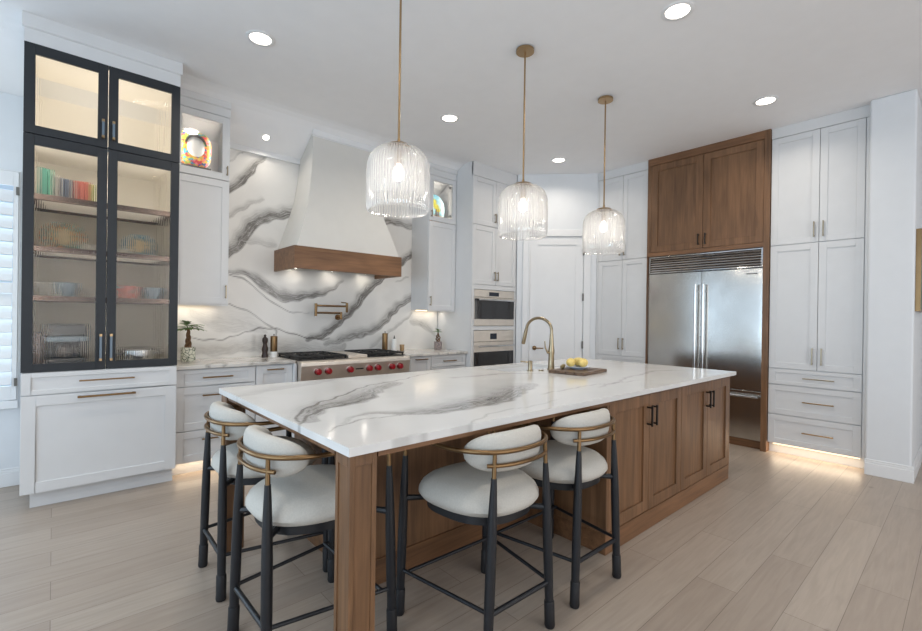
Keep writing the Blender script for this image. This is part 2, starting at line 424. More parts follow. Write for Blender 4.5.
# ================================================================ SETTING
def setting():
    struct(MB().box(-3.7, 8.7, -3.7, 5.1, -.1, 0).build('floor', FLOORM))
    ys = [-3.7, 4.36, 4.42, 4.48, 4.54, 5.1]
    struct(MB().prism([(y, ceil_z(y)) for y in ys]+[(5.1, 3.5), (-3.7, 3.5)], 'x', -3.7, 8.7).build('ceiling', CEILP))
    y0, y1 = 4.914, 5.05
    m = MB(); m.box(-.22, 6.2, y0, y1, 0, 2.9); m.box(-3.6, -3.25, y0, y1, 0, 2.9); m.box(-3.25, -.22, y0, y1, 0, .66); m.box(-3.25, -.22, y0, y1, 2.41, 2.9)
    m.box(-3.6, 6.2, y0, y1, 2.9, 3.0)
    struct(m.build('wall_back', WALLP))
    m = MB(); m.box(-3.7, -3.6, -3.6, -2.3, 0, ZC); m.box(-3.7, -3.6, 3.5, 5.0, 0, ZC-.4); m.box(-3.7, -3.6, -2.3, 3.5, 0, .5); m.box(-3.7, -3.6, -2.3, 3.5, 2.6, ZC)
    for y in (-.37, 1.57): m.box(-3.68, -3.62, y-.05, y+.05, .5, 2.6)
    struct(m.build('wall_left', WALLP))
    m = MB(); m.box(-3.6, -1.2, -3.7, -3.6, 0, ZC); m.box(5.6, 8.7, -3.7, -3.6, 0, ZC); m.box(-1.2, 5.6, -3.7, -3.6, 0, .3); m.box(-1.2, 5.6, -3.7, -3.6, 2.75, ZC)
    for x in (1.07, 3.33): m.box(x-.06, x+.06, -3.68, -3.62, .3, 2.75)
    struct(m.build('wall_front', WALLP))
    struct(MB().box(8.6, 8.7, -3.6, .33, 0, ZC).build('wall_far', WALLP))
    struct(MB().box(6.13, 6.2, .63, 4.91, 0, ZC-.35).build('wall_right', WALLP))
    struct(MB().box(5.40, 8.6, .33, .63, 0, ZC).build('wall_hall', WALLP, bevel=.018, seg=4))
    m = MB()
    def base_prof(m, F, u0, u1):
        m.fbox(F, u0, u1, 0, .105, 0, .016); m.fbox(F, u0, u1, .105, .125, 0, .011); m.fbox(F, u0, u1, .125, .14, 0, .006)
    base_prof(m, FX(5.40), .314, .63); base_prof(m, FY(.33), 5.40, 8.6)
    struct(m.build('baseboard_right', TRIMP, bevel=.003, seg=1))
    m = MB(); base_prof(m, FY(4.914), -3.6, -.17); struct(m.build('baseboard_left', TRIMP, bevel=.003, seg=1))
    # diagonal pantry wall
    m = MB(); m.fbox(FD, -.012, .165, 0, ZC, -.1, 0); m.fbox(FD, .895, 1.065, 0, ZC, -.1, 0); m.fbox(FD, .165, .895, 2.475, ZC, -.1, 0)
    struct(m.build('wall_pantry', WALLP))
    m = MB(); m.fbox(FD, .07, .165, 0, 2.56, .001, .018); m.fbox(FD, .895, .985, 0, 2.56, .001, .018); m.fbox(FD, .165, .895, 2.475, 2.56, .001, .018)
    m.fbox(FD, .145, .165, 0, 2.475, .018, .024); m.fbox(FD, .895, .915, 0, 2.475, .018, .024)
    struct(m.build('trim_1', TRIMP, bevel=.002, seg=1))
    d = struct(shaker(FD, .166, .894, .006, 2.474, TRIMP, None, name='door_1', st=.105, th=.04, rec=.012, n=-.041, rail=.115))
    for z in (.992, 1.64, 2.261):
        MB().fbox(FD, .880, .898, z-.05, z+.05, -.01, .027).build('hinge', HINGE, d, bevel=.001, seg=1)
    h = MB()
    P = lambda u, z, n: (FD[0][0]+FD[1][0]*u+FD[2][0]*n, FD[0][1]+FD[1][1]*u+FD[2][1]*n, z)
    h.tube([P(.243, .937, -.006), P(.243, .937, .006)], .03, 20)
    h.tube([P(.243, .937, .0), P(.243, .937, .05)], .010)
    h.tube([P(.235, .937, .05), P(.36, .937, .052)], .008)
    h.build('door_handle', BRASSD, d)
    # white trim above the stone
    m = MB(); m.box(1.2, 3.48, 4.875, 4.913, 2.975, 3.035); struct(m.build('trim_2', TRIMP, bevel=.003, seg=1))
FDu = Vector((5.50-4.775, 3.42-4.20, 0)).normalized()
FD = ((4.775, 4.20), (FDu.x, FDu.y), (FDu.y, -FDu.x))
setting()

# window frame with shutter at the left edge
def shutter():
    m = MB(); F = FY(4.914)
    m.fbox(F, -3.27, -.2, 2.408, 2.418, -.02, .02); m.fbox(F, -3.27, -.2, .60, .66, -.02, .04)
    m.fbox(F, -.206, -.2, .66, 2.41, -.1, .02)
    wn = struct(m.build('window_1', TRIMP, bevel=.002, seg=1))
    t = thing('window_shutter', 'white louvred shutter panel beside the left edge of the black cabinet', 'shutter', (-.55, 4.90, .67))
    m = MB(); x0, x1 = -.86, -.208
    m.box(x0, x0+.05, 4.885, 4.915, .665, 2.405); m.box(x1-.03, x1, 4.885, 4.915, .665, 2.405)
    m.box(x0+.05, x1-.03, 4.885, 4.915, .665, .77); m.box(x0+.05, x1-.03, 4.885, 4.915, 2.30, 2.405); m.box(x0+.05, x1-.03, 4.885, 4.915, 1.48, 1.56)
    m.build('frame', TRIMP, t, bevel=.002, seg=1)
    a = math.radians(62)
    for zs in ([.83+i*.1 for i in range(7)], [1.62+i*.1 for i in range(7)]):
        for z in zs:
            if z > 2.29: continue
            L = .054; dy, dz = math.cos(a)*L, math.sin(a)*L; ny, nz = -math.sin(a)*.005, math.cos(a)*.005
            pts = [(4.90-dy-ny, z-dz-nz), (4.90-dy+ny, z-dz+nz), (4.90+ny*1.6, z+nz*1.6), (4.90+dy+ny, z+dz+nz), (4.90+dy-ny, z+dz-nz), (4.90-ny*1.6, z-nz*1.6)]
            MB().prism(pts, 'x', x0+.052, x1-.032).build('louvre', TRIMP, t)
    for z in (.80, 2.26):
        MB().box(-.222, -.204, 4.868, 4.886, z-.03, z+.03).build('hinge', HINGE, t)
shutter()

# ================================================================ STONE
import numpy as np
def vein_field(P, lines):
    """P: (n,2) points; returns broad vein strength and thin line strength"""
    band = np.zeros(len(P)); thin = np.zeros(len(P)); along = np.zeros(len(P)); across = np.zeros(len(P)); near = np.full(len(P), 1e9)
    for ln in lines:
        run = 0.0
        for (ax, ay, aw, ai), (bx, by, bw, bi) in zip(ln, ln[1:]):
            d = np.array([bx-ax, by-ay]); L2 = (d**2).sum()+1e-12
            t = np.clip(((P-np.array([ax, ay]))@d)/L2, 0, 1)
            q = np.array([ax, ay])+t[:, None]*d; dist = np.sqrt(((P-q)**2).sum(1))
            wd = (aw+(bw-aw)*t)/2; it = ai+(bi-ai)*t
            if max(aw, bw) < .019:
                wd = np.maximum(wd, .0075); thin = np.maximum(thin, it*np.clip(1.25-dist/wd, 0, 1))
            else:
                L = L2**.5; sd = ((P-np.array([ax, ay]))@np.array([d[1], -d[0]]))/L
                r = np.where(sd > 0, 1, -1)*dist/wd          # + on the lower, crisp side
                s = it*np.clip((r+1.45)/1.6, 0, 1)**1.3*np.clip((1.08-r)/.22, 0, 1)
                band = np.maximum(band, s); m = r**2 < near; m &= dist < 2*wd
                near = np.where(m, r**2, near); along = np.where(m, run+t*L, along); across = np.where(m, np.where(sd > 0, 1, -1)*dist, across)
            run += L2**.5
    return band, thin, along, across
def smooth(V):
    """Catmull-Rom through the control points"""
    out = []
    for i in range(len(V)-1):
        p0, p1, p2, p3 = V[max(i-1, 0)], V[i], V[i+1], V[min(i+2, len(V)-1)]
        for k in range(5):
            t = k/5
            out.append(tuple(.5*(2*b+(c-a)*t+(2*a-5*b+4*c-d)*t*t+(3*b-a-3*c+d)*t**3) for a, b, c, d in zip(p0, p1, p2, p3)))
    out.append(V[-1]); return out
def stone(name, u0, u1, v0, v1, step, to3, lines, mat, parent=None, hole=None, thick=(0, 0, -.03)):
    nu = int((u1-u0)/step); nv = int((v1-v0)/step)
    us = [u0+(u1-u0)*i/nu for i in range(nu+1)]; vs = [v0+(v1-v0)*i/nv for i in range(nv+1)]
    if hole:   # snap lines onto the hole's edges
        for e in hole[:2]: us[min(range(nu+1), key=lambda i: abs(us[i]-e))] = e
        for e in hole[2:]: vs[min(range(nv+1), key=lambda i: abs(vs[i]-e))] = e
    bm = bmesh.new(); g = [[bm.verts.new(to3(u, v)) for v in vs] for u in us]
    for i in range(nu):
        for j in range(nv):
            cu, cv = (us[i]+us[i+1])/2, (vs[j]+vs[j+1])/2
            if hole and hole[0] < cu < hole[1] and hole[2] < cv < hole[3]: continue
            bm.faces.new((g[i][j], g[i+1][j], g[i+1][j+1], g[i][j+1]))
    for row in g:
        for vt in row:
            if not vt.link_faces: bm.verts.remove(vt)
    r = bmesh.ops.extrude_face_region(bm, geom=list(bm.faces))
    bmesh.ops.translate(bm, vec=thick, verts=[e for e in r['geom'] if isinstance(e, bmesh.types.BMVert)])
    bmesh.ops.recalc_face_normals(bm, faces=bm.faces)
    me = bpy.data.meshes.new(name); bm.to_mesh(me); bm.free()
    co = np.empty(len(me.vertices)*3, dtype=np.float32); me.vertices.foreach_get('co', co); co = co.reshape(-1, 3)
    P = co[:, :2] if abs(thick[2]) > 0 else co[:, [0, 2]]
    rng = P.astype(float).copy()
    rng[:, 0] += .02*np.sin(P[:, 1]*9+P[:, 0]*4)+.009*np.sin(P[:, 1]*31+P[:, 0]*17); rng[:, 1] += .014*np.sin(P[:, 0]*11+1)+.007*np.sin(P[:, 0]*37+P[:, 1]*23)
    b, t, al, ac = vein_field(rng, [smooth(l) for l in lines])
    for nm, arr in (('vein', b), ('line', t), ('along', al), ('across', ac)):
        at = me.attributes.new(nm, 'FLOAT', 'POINT'); at.data.foreach_set('value', arr.astype(np.float32))
    me.materials.append(mat)
    o = bpy.data.objects.new(name, me); COL.objects.link(o)
    if parent: o.parent = parent
    return o
WALLV = [
((1.26, 2.58, 0.109, 1), (1.39, 2.71, 0.101, 1), (1.53, 2.87, 0.075, 0.8), (1.67, 3.03, 0.042, 0.5)),
((1.26, 2.86, 0.025, 0.4), (1.44, 2.98, 0.017, 0.3)),
((1.25, 1.97, 0.151, 0.9), (1.37, 2.09, 0.151, 1), (1.5, 2.25, 0.142, 1), (1.68, 2.4, 0.142, 0.9), (1.91, 2.46, 0.142, 0.9), (2.16, 2.43, 0.126, 0.9), (2.46, 2.44, 0.126, 0.8), (2.8, 2.53, 0.126, 0.8), (3.11, 2.54, 0.109, 0.9), (3.5, 2.54, 0.101, 0.6)),
((1.26, 2.31, 0.059, 0.45), (1.4, 2.4, 0.067, 0.45), (1.57, 2.53, 0.05, 0.3)),
((1.3, 2.08, 0.042, 0.3), (1.5, 2.09, 0.092, 0.3), (1.72, 2.1, 0.092, 0.3)),
((1.27, 1.78, 0.034, 0.7), (1.46, 1.75, 0.067, 0.9), (1.66, 1.65, 0.109, 1), (1.85, 1.56, 0.134, 1), (2.04, 1.55, 0.109, 1), (2.3, 1.64, 0.075, 0.7), (2.52, 1.75, 0.042, 0.4)),
((1.27, 1.75, 0.013, 1), (1.41, 1.71, 0.013, 1), (1.51, 1.64, 0.013, 1), (1.69, 1.51, 0.013, 1), (1.85, 1.41, 0.013, 0.9), (1.99, 1.36, 0.013, 0.6), (2.13, 1.36, 0.013, 0.3)),
((2.07, 1.07, 0.059, 0.8), (2.31, 1.16, 0.101, 1), (2.55, 1.34, 0.109, 1), (2.79, 1.62, 0.117, 1), (3.01, 1.81, 0.109, 1), (3.33, 2.05, 0.101, 1), (3.5, 2.19, 0.092, 0.9)),
((1.27, 1.45, 0.013, 1), (1.41, 1.38, 0.013, 0.8), (1.55, 1.3, 0.013, 0.8), (1.72, 1.2, 0.013, 1), (1.74, 1.14, 0.013, 0.8)),
((1.02, 1.35, 0.168, 0.2), (1.28, 1.29, 0.251, 0.28), (1.45, 1.25, 0.189, 0.32), (1.62, 1.18, 0.084, 0.3)),
((0.96, 1.1, 0.013, 0.5), (1.09, 1.1, 0.013, 0.8), (1.26, 1.11, 0.013, 0.8), (1.41, 1.14, 0.013, 0.8), (1.55, 1.19, 0.017, 0.9), (1.7, 1.21, 0.017, 1), (1.81, 1.18, 0.017, 1), (1.97, 1.11, 0.017, 1), (2.13, 1.08, 0.013, 0.9), (2.35, 1.09, 0.013, 0.7)),
((0.91, 1.01, 0.126, 0.2), (1.26, 1.02, 0.151, 0.3), (1.55, 1.05, 0.209, 0.3), (1.85, 1.01, 0.209, 0.35), (2.18, 0.97, 0.168, 0.35), (2.49, 1.0, 0.168, 0.4)),
((2.31, 1.05, 0.075, 0.6), (2.58, 1.09, 0.126, 0.75), (2.87, 1.18, 0.126, 0.8), (3.07, 1.3, 0.126, 0.85), (3.29, 1.47, 0.109, 0.8), (3.51, 1.64, 0.101, 0.8)),
((2.92, 0.99, 0.067, 0.3), (3.24, 1.21, 0.05, 0.4), (3.52, 1.4, 0.034, 0.4)),
((3.42, 1.87, 0.025, 0.5), (3.23, 1.77, 0.021, 0.3)),
((3.52, 1.31, 0.126, 0.35), (3.7, 1.26, 0.151, 0.5), (3.89, 1.11, 0.084, 0.3)),
]
ISLV = [
((0.7, 1.73, 0.004, 0.5), (0.81, 1.93, 0.006, 1), (0.91, 2.07, 0.006, 1), (1.03, 2.18, 0.006, 1), (1.19, 2.29, 0.006, 1), (1.48, 2.48, 0.008, 0.9), (1.84, 2.63, 0.01, 0.7), (2.25, 2.77, 0.012, 0.5)),
((0.77, 1.81, 0.13, 0.5), (0.92, 2.03, 0.182, 0.75), (1.11, 2.12, 0.208, 0.8), (1.32, 2.27, 0.182, 0.7), (1.57, 2.47, 0.208, 0.4)),
((0.72, 1.76, 0.004, 0.8), (0.92, 1.95, 0.005, 0.9), (1.11, 2.05, 0.005, 0.8), (1.32, 2.19, 0.005, 0.6)),
((0.85, 1.66, 0.026, 0.3), (1.05, 1.77, 0.044, 0.5), (1.21, 1.7, 0.132, 0.6), (1.41, 1.66, 0.22, 0.75), (1.7, 1.71, 0.264, 0.8), (2.0, 1.81, 0.22, 0.6), (2.3, 1.94, 0.176, 0.4)),
((0.73, 1.58, 0.003, 0.5), (0.89, 1.65, 0.005, 0.7), (1.01, 1.67, 0.01, 0.6), (1.16, 1.66, 0.02, 0.4)),
((0.77, 2.6, 0.15, 0.18), (1.08, 2.77, 0.18, 0.25), (1.52, 2.98, 0.18, 0.25)),
((2.04, 1.61, 0.018, 0.4), (2.42, 1.65, 0.013, 0.4), (3.13, 1.58, 0.022, 0.3)),
((2.55, 1.55, 0.022, 0.3), (3.69, 1.78, 0.044, 0.3), (4.22, 1.59, 0.044, 0.2)),
((2.09, 2.45, 0.066, 0.3), (2.55, 2.41, 0.066, 0.4), (3.0, 2.17, 0.066, 0.3)),
((0.89, 1.33, 0.003, 0.3), (1.15, 1.34, 0.004, 0.35), (1.52, 1.43, 0.004, 0.35), (2.0, 1.45, 0.003, 0.2)),
]
sp = stone('stone_splashback', .74, 3.93, .914, 2.975, .0115, lambda u, v: (u, W, v), WALLV, MARBW, thick=(0, .009, 0))
tag(sp, 'white quartz splashback with sweeping grey veins covering the wall behind the range', 'splashback')
IX0, IX1, IY0, IY1 = .716, 4.345, 1.339, 2.899
SINK = (2.70, 3.42, 2.46, 2.83)
it = stone('island_worktop', IX0, IX1, IY0, IY1, .012, lambda u, v: (u, v, .914), ISLV, MARBI, hole=SINK)
tag(it, 'long white quartz worktop with grey veins on the wooden island', 'worktop')
o = MB().box(.738, 1.716, 4.28, W-.001, .885, .914).build('stone_counter', MARBC, bevel=.003)
tag(o, 'short white stone counter left of the range with a plant and pepper mill on it', 'counter', None)
o = MB().box(2.976, 3.934, 4.28, W-.001, .885, .914).build('stone_counter', MARBC, bevel=.003)
tag(o, 'short white stone counter right of the range ending at the oven cabinet', 'counter', None)

# ================================================================ BLACK DISPLAY CABINET
BX0, BX1, BY = -.162, .734, 4.21
def display_cabinet():
    t = thing('display_cabinet', 'tall display cabinet with charcoal framed reeded glass doors over white drawers', 'cabinet', ((BX0+BX1)/2, 4.5, 0))
    m = MB(); yb = 4.895; f = BY+.024
    for z0, z1 in ((.93, 2.534), (2.534, 3.138)):
        m.box(BX0+.003, BX0+.022, f, yb, z0, z1); m.box(BX1-.022, BX1-.003, f, yb, z0, z1)
        m.box(BX0+.022, BX1-.022, yb-.015, yb, z0, z1)
        m.box(BX0+.022, BX1-.022, f, yb-.015, z0, z0+.02); m.box(BX0+.022, BX1-.022, f, yb-.015, z1-.02, z1)
    m.build('carcass', WHITE_IN, t)
    m = MB(); m.box(BX0+.004, BX1-.004, BY+.022, yb, .11, .928); m.build('lower_body', WHITE, t)
    MB().box(BX0+.05, BX1-.012, BY+.065, yb, 0, .11).build('plinth', WHITE, t)
    m = MB(); m.prism(slope_prof(BY+.002, yb, 3.139), 'x', BX0, BX1); m.build('frieze', WHITE, t)
    m = MB(); m.prism([(BY-.014, 3.238), (BY-.014, ZC-.001), (BY+.004, ZC-.001), (BY+.004, 3.23)], 'x', BX0-.012, BX1+.012); m.build('crown', WHITE, t, bevel=.002, seg=1)
    F = FY(BY+.02)
    xm = .284
    for (a, b) in ((BX0, xm-.002), (xm+.002, BX1)):
        for z0, z1, hz, hl in ((.932, 2.531, 1.09, .20), (2.537, 3.138, 2.665, .14)):
            st = .056; m = MB()
            m.fbox(F, a, a+st, z0, z1, 0, .022); m.fbox(F, b-st, b, z0, z1, 0, .022)
            m.fbox(F, a+st, b-st, z0, z0+st, 0, .022); m.fbox(F, a+st, b-st, z1-st-.012, z1, 0, .022)
            d = m.build('door', BLACKP, t, bevel=.0015, seg=1)
            # reeded pane: flutes on the front face
            g = MB(); n = int((b-a-2*st+.01)/.0105); per = 6; vs = []
            X0 = a+st-.005; L = b-a-2*st+.01; cols = n*per
            za, zb = z0+st-.005, z1-st-.012+.005
            yf = BY+.006
            for i in range(cols+1):
                ph = (i % per)/per; x = X0+L*i/cols
                dy = -.001*abs(math.sin(PI*ph)) if (i % per) else 0
                vs += [(x, yf+dy, za), (x, yf+dy, zb)]
            k = len(vs); vs += [(X0, yf+.004, za), (X0, yf+.004, zb), (X0+L, yf+.004, za), (X0+L, yf+.004, zb)]
            fs = [(2*i, 2*i+2, 2*i+3, 2*i+1) for i in range(cols)]+[(k+2, k, k+1, k+3)]
            fs += [(0, 1, k+1, k), (2*cols+1, 2*cols, k+2, k+3)]
            fs += [tuple([k]+[2*i for i in range(cols+1)][::1]+[k+2])[::-1], tuple([k+1]+[2*i+1 for i in range(cols+1)]+[k+3])]
            g.add(vs, fs, False); g.build('reeded_pane', REED, d)
            hx = b-.028 if a < 0 else a+.028
            h = MB(); h.fbox(F, hx-.007, hx+.007, hz-hl/2+.02, hz+hl/2-.02, .042, .056)
            hd = h.build('handle', PULLG, d, bevel=.001, seg=1)
            for s in (-1, 1):
                zc = hz+s*(hl/2-.012); c = MB(); c.fbox(F, hx-.008, hx+.008, zc-.009, zc+.009, .021, .057)
                c.build('brass_end', BRASS, d, bevel=.001, seg=1)
    shaker(F, BX0, BX1, .777, .927, WHITE, t, 'drawer', st=.05, rail=.03)
    shaker(F, BX0, BX1, .112, .773, WHITE, t, 'drawer', st=.075, rail=.07)
    pull(F, .297, .859, .32, t, BRASSD, False); pull(F, .297, .745, .335, t, BRASSD, False, r=.007)
    for z in (2.125, 1.765, 1.42):
        s = MB(); x0, x1 = BX0+.024, BX1-.024
        s.box(x0, x1, 4.315, 4.375, z, z+.034); s.box(x0, x1, 4.80, 4.86, z, z+.034)
        s.box(x0, x0+.05, 4.375, 4.80, z, z+.034); s.box(x1-.05, x1, 4.375, 4.80, z, z+.034)
        sh = s.build('shelf', SHELFW, t)
        MB().box(x0+.045, x1-.045, 4.37, 4.805, z+.012, z+.024).build('shelf_pane', WHITE_IN, sh)
    for sx, px in ((1, BX0+.027), (-1, BX1-.027)):
        area('cabinet_light_low', (px, 4.262, 1.72), (0, -sx*PI/2, 0), 1.44, .02, 34, 'neutral')
        area('cabinet_light_top', (px, 4.262, 2.83), (0, -sx*PI/2, 0), .48, .02, 9.5, 'neutral')
    area('cabinet_light_low', (.29, 4.272, 2.506), (math.radians(25), 0, 0), .8, .03, 6, 'neutral')
display_cabinet()

# ================================================================ WALL CABINETS
def glass_door(F, u0, u1, z0, z1, parent, st=.062):
    m = MB(); g = .0015; u0 += g; u1 -= g; z0 += g; z1 -= g
    m.fbox(F, u0, u0+st, z0, z1, 0, .02); m.fbox(F, u1-st, u1, z0, z1, 0, .02)
    m.fbox(F, u0+st, u1-st, z0, z0+st, 0, .02); m.fbox(F, u0+st, u1-st, z1-st, z1, 0, .02)
    d = m.build('glass_door', WHITE, parent, bevel=.0016, seg=1)
    MB().fbox(F, u0+st-.004, u1-st+.004, z0+st-.004, z1-st+.004, .006, .010).build('pane', GLASSP, d)
    return d
def wall_cabinet(x0, x1, label, side, xs):
    t = thing('wall_cabinet', label, 'cabinet', ((x0+x1)/2, 4.7, 1.417))
    y0, yb = YU+.022, 4.902; zb, zg, zt = 1.43, 2.555, 3.13
    m = MB()
    m.box(x0, x1, y0, yb, zb, zg)                       # closed lower body
    for a, b in ((x0, x0+.018), (x1-.018, x1)):
        m.prism([(y0, zg), (y0, zt), (yb, min(zt, ceil_z(yb)-.002)), (yb, zg)], 'x', a, b)
    m.prism([(yb-.012, zg), (yb-.012, 3.02), (yb, 3.01), (yb, zg)], 'x', x0+.018, x1-.018)
    m.build('carcass', WHITE_IN if False else WHITE, t)
    m = MB(); m.prism([(y0, zt-.018), (y0, zt), (4.73, zt), (yb-.012, 3.02), (yb-.012, 3.0), (4.73, zt-.018)], 'x', x0+.018, x1-.018); m.build('top_panel', WHITE, t)
    m = MB(); m.prism([(YU+.004, zt+.003), (YU+.004, ceil_z(YU+.004)-.001), (4.72, ceil_z(4.72)-.001)], 'x', x0, x1)
    m.build('frieze', WHITE, t)
    m = MB(); m.prism([(YU-.012, 3.215), (YU-.012, ceil_z(YU-.012)-.001), (YU+.004, ceil_z(YU+.004)-.002), (YU+.004, 3.205)], 'x', x0, x1); m.build('crown', WHITE, t)
    m = MB(); m.box(x0, x1, YU+.004, YU+.024, 1.417, 1.432); m.build('light_rail', WHITE, t)
    F = FY(YU+.02)
    lo = shaker(F, x0+.002, x1-.002, 1.43, 2.55, WHITE, t, 'door')
    gd = glass_door(F, x0+.002, x1-.002, 2.556, zt-.002, t)
    pull(F, xs, 1.545, .12, lo, NICKEL); pull(F, xs, 2.64, .085, gd, NICKEL)
    if side == 'R':
        for z in (2.66, 3.03): MB().box(x1-.095, x1-.07, YU+.024, YU+.05, z-.012, z+.012).build('cabinet_hinge', HINGE, t)
    MB().box(x0+.05, x1-.05, 4.84, 4.86, 1.422, 1.43).build('light_strip', LED, t)
    area('under_cabinet_light', ((x0+x1)/2, 4.82, 1.415), (math.radians(0), 0, 0), x1-x0-.06, .02, .75, 'neutral')
    for sx, px in ((1, x0+.028), (-1, x1-.028)):
        area('display_light', (px, 4.585, 2.84), (0, -sx*PI/2, 0), .42, .015, 2.6, 'neutral')
wall_cabinet(.738, 1.19, 'white wall cabinet left of the hood with a lit glass top door', 'L', 1.162)
wall_cabinet(3.485, 3.932, 'white wall cabinet right of the hood with a lit glass top door', 'R', 3.512)

# ================================================================ BASE CABINETS
def base_left():
    t = thing('base_cabinet', 'white base cabinet with drawers left of the range beside the display cabinet', 'cabinet', (1.2, 4.6, 0))
    m = MB(); m.box(.74, 1.712, YB+.022, 4.90, .105, .884); m.box(1.700, 1.722, 4.262, YB+.03, .105, .884); m.build('carcass', WHITE, t, bevel=.001, seg=1)
    MB().box(.74, 1.712, YB+.09, 4.85, 0, .105).build('plinth', WHITE, t)
    F = FY(YB+.02)
    for z0, z1, s in ((.738, .878, .035), (.372, .734, .06), (.108, .368, .06)):
        d = shaker(F, .742, 1.362, z0, z1, WHITE, t, 'drawer', st=.06, rail=s)
        pull(F, 1.052, (z0+z1)/2 if z1 > .8 else z1-.075, .235, d, BRASS, False, r=.006)
    d = shaker(F, 1.368, 1.698, .108, .878, WHITE, t, 'door', st=.06, rail=.075)
    pull(F, 1.533, .84, .15, d, BRASS, False, r=.006)
    MB().box(.78, 1.66, YB+.075, YB+.088, .094, .102).build('light_strip', LED, t)
    area('toe_light', (1.2, YB+.05, .098), (math.radians(-12), 0, 0), .9, .02, 1.6, 'warm')
base_left()
def base_right():
    t = thing('base_cabinet', 'white base cabinet with drawers right of the range beside the wall ovens', 'cabinet', (3.45, 4.6, 0))
    m = MB(); m.box(2.98, 3.932, YB+.022, 4.90, .105, .884); m.box(2.972, 3.06, YB-.005, YB+.03, .105, .884); m.build('carcass', WHITE, t, bevel=.001, seg=1)
    MB().box(2.98, 3.932, YB+.09, 4.85, 0, .105).build('plinth', WHITE, t)
    F = FY(YB+.02)
    d = shaker(F, 3.065, 3.366, .108, .878, WHITE, t, 'door', st=.055, rail=.07); pull(F, 3.215, .845, .17, d, BRASSD, False, r=.006)
    for z0, z1, s in ((.738, .878, .035), (.372, .734, .06), (.108, .368, .06)):
        d = shaker(F, 3.372, 3.928, z0, z1, WHITE, t, 'drawer', st=.055, rail=s); pull(F, 3.65, (z0+z1)/2, .2, d, BRASSD, False, r=.006)
base_right()
def range_base():
    t = thing('base_cabinet', 'white base cabinet directly under the steel rangetop', 'cabinet', (2.34, 4.6, 0))
    MB().box(1.726, 2.968, YB+.022, 4.90, .105, .675).build('carcass', WHITE, t)
    MB().box(1.726, 2.968, YB+.09, 4.85, 0, .105).build('plinth', WHITE, t)
    F = FY(YB+.02)
    for a in (1.728, 2.142, 2.556): shaker(F, a, a+.41, .108, .672, WHITE, t, 'door')
range_base()

# ================================================================ OVEN CABINET AND OVENS
OX0, OX1 = 3.938, 4.766
def oven_cabinet():
    t = thing('oven_cabinet', 'tall white cabinet that holds the two built-in ovens left of the pantry door', 'cabinet', (4.35, 4.55, 0))
    y0, yb = YT+.022, 4.902
    m = MB(); m.box(OX0, OX0+.02, y0, 4.36, .0, ZC-.001); m.prism(slope_prof(4.36, yb, 0), 'x', OX0, OX0+.02)
    m.box(OX1-.02, OX1, y0, 4.7, 0, 3.1); m.box(OX0+.02, OX1-.02, 4.80, 4.82, .1, 3.05)
    m.box(OX0+.02, OX1-.02, y0, 4.80, 1.715, 3.05); m.box(OX0+.02, OX1-.02, y0, 4.80, 1.185, 1.232); m.box(OX0+.02, OX1-.02, y0, 4.80, .10, .585)
    m.build('carcass', WHITE, t)
    m = MB(); m.box(OX0, OX0+.042, YT, y0, .1, 1.77); m.box(OX1-.028, OX1, YT, y0, .1, 1.77); m.box(OX0+.042, OX1-.028, YT+.003, y0, 1.71, 1.768); m.box(OX0+.042, OX1-.028, YT+.003, y0, 1.182, 1.235)
    m.box(OX0, OX0+.01, YT, y0, 1.77, ZC-.001)
    m.build('face_frame', WHITE, t, bevel=.001, seg=1)
    m = MB(); m.prism([(YT+.002, 3.153), (YT+.002, ZC-.001), (YT+.0215, ZC-.001), (YT+.0215, 3.153)], 'x', OX0, OX1); m.build('frieze', WHITE, t)
    MB().box(OX1-.004, OX1+.006, YT-.004, y0+.01, .0, ZC-.001).build('filler_strip', WHITE, t)
    F = FY(YT+.02); xm = 4.365
    for z0, z1, hz in ((1.772, 2.532, 1.89), (2.538, 3.15, 2.655)):
        d = shaker(F, OX0+.01, xm, z0, z1, WHITE, t); pull(F, xm-.028, hz, .12, d, NICKEL, r=.006)
        d = shaker(F, xm, OX1-.004, z0, z1, WHITE, t); pull(F, xm+.028, hz, .12, d, NICKEL, r=.006)
    shaker(F, OX0+.01, OX1-.004, .11, .58, WHITE, t, 'drawer')
    MB().box(OX0, OX1, YT+.07, 4.6, 0, .1).build('plinth', WHITE, t)
oven_cabinet()
def oven(name, label, cat, z0, z1, panel, glass_lo, glass_hi, bar, vents):
    x0, x1 = OX0+.045, OX1-.031
    t = thing(name, label, cat, ((x0+x1)/2, 4.5, z0))
    MB().box(x0+.003, x1-.003, YT+.03, 4.75, z0+.002, z1-.002).build('body', DARKM, t)
    F = FY(YT+.03)
    m = MB(); m.fbox(F, x0, x1, z0+.001, z1-panel-.004, 0, .035); d = m.build('oven_door', STEELX, t, bevel=.003)
    MB().fbox(F, x0+.004, x1-.004, glass_lo, glass_hi, .035, .040).build('window', OVENG, d, bevel=.001, seg=1)
    p = MB().fbox(F, x0, x1, z1-panel, z1-.001, 0, .035).build('control_panel', STEELX, t, bevel=.003)
    xc = (x0+x1)/2-.02
    MB().fbox(F, xc-.09 if vents else xc-.06, xc+.09 if vents else xc+.06, z1-panel*.82 if vents else z1-panel*.8, z1-panel*.28, .035, .038).build('display', SCREEN, p)
    h = MB(); z = bar
    h.tube([(x0+.045, YT+.03-.085, z), (x1-.045, YT+.03-.085, z)], .011, 14)
    for x in (x0+.08, x1-.08): h.tube([(x, YT+.03-.036, z), (x, YT+.03-.085, z)], .008, 10)
    h.build('handle', STEELP, d)
oven('steam_oven', 'upper steel built-in oven with black glass front in the tall cabinet', 'oven', 1.238, 1.705, .095, 1.325, 1.59, 1.575, True)
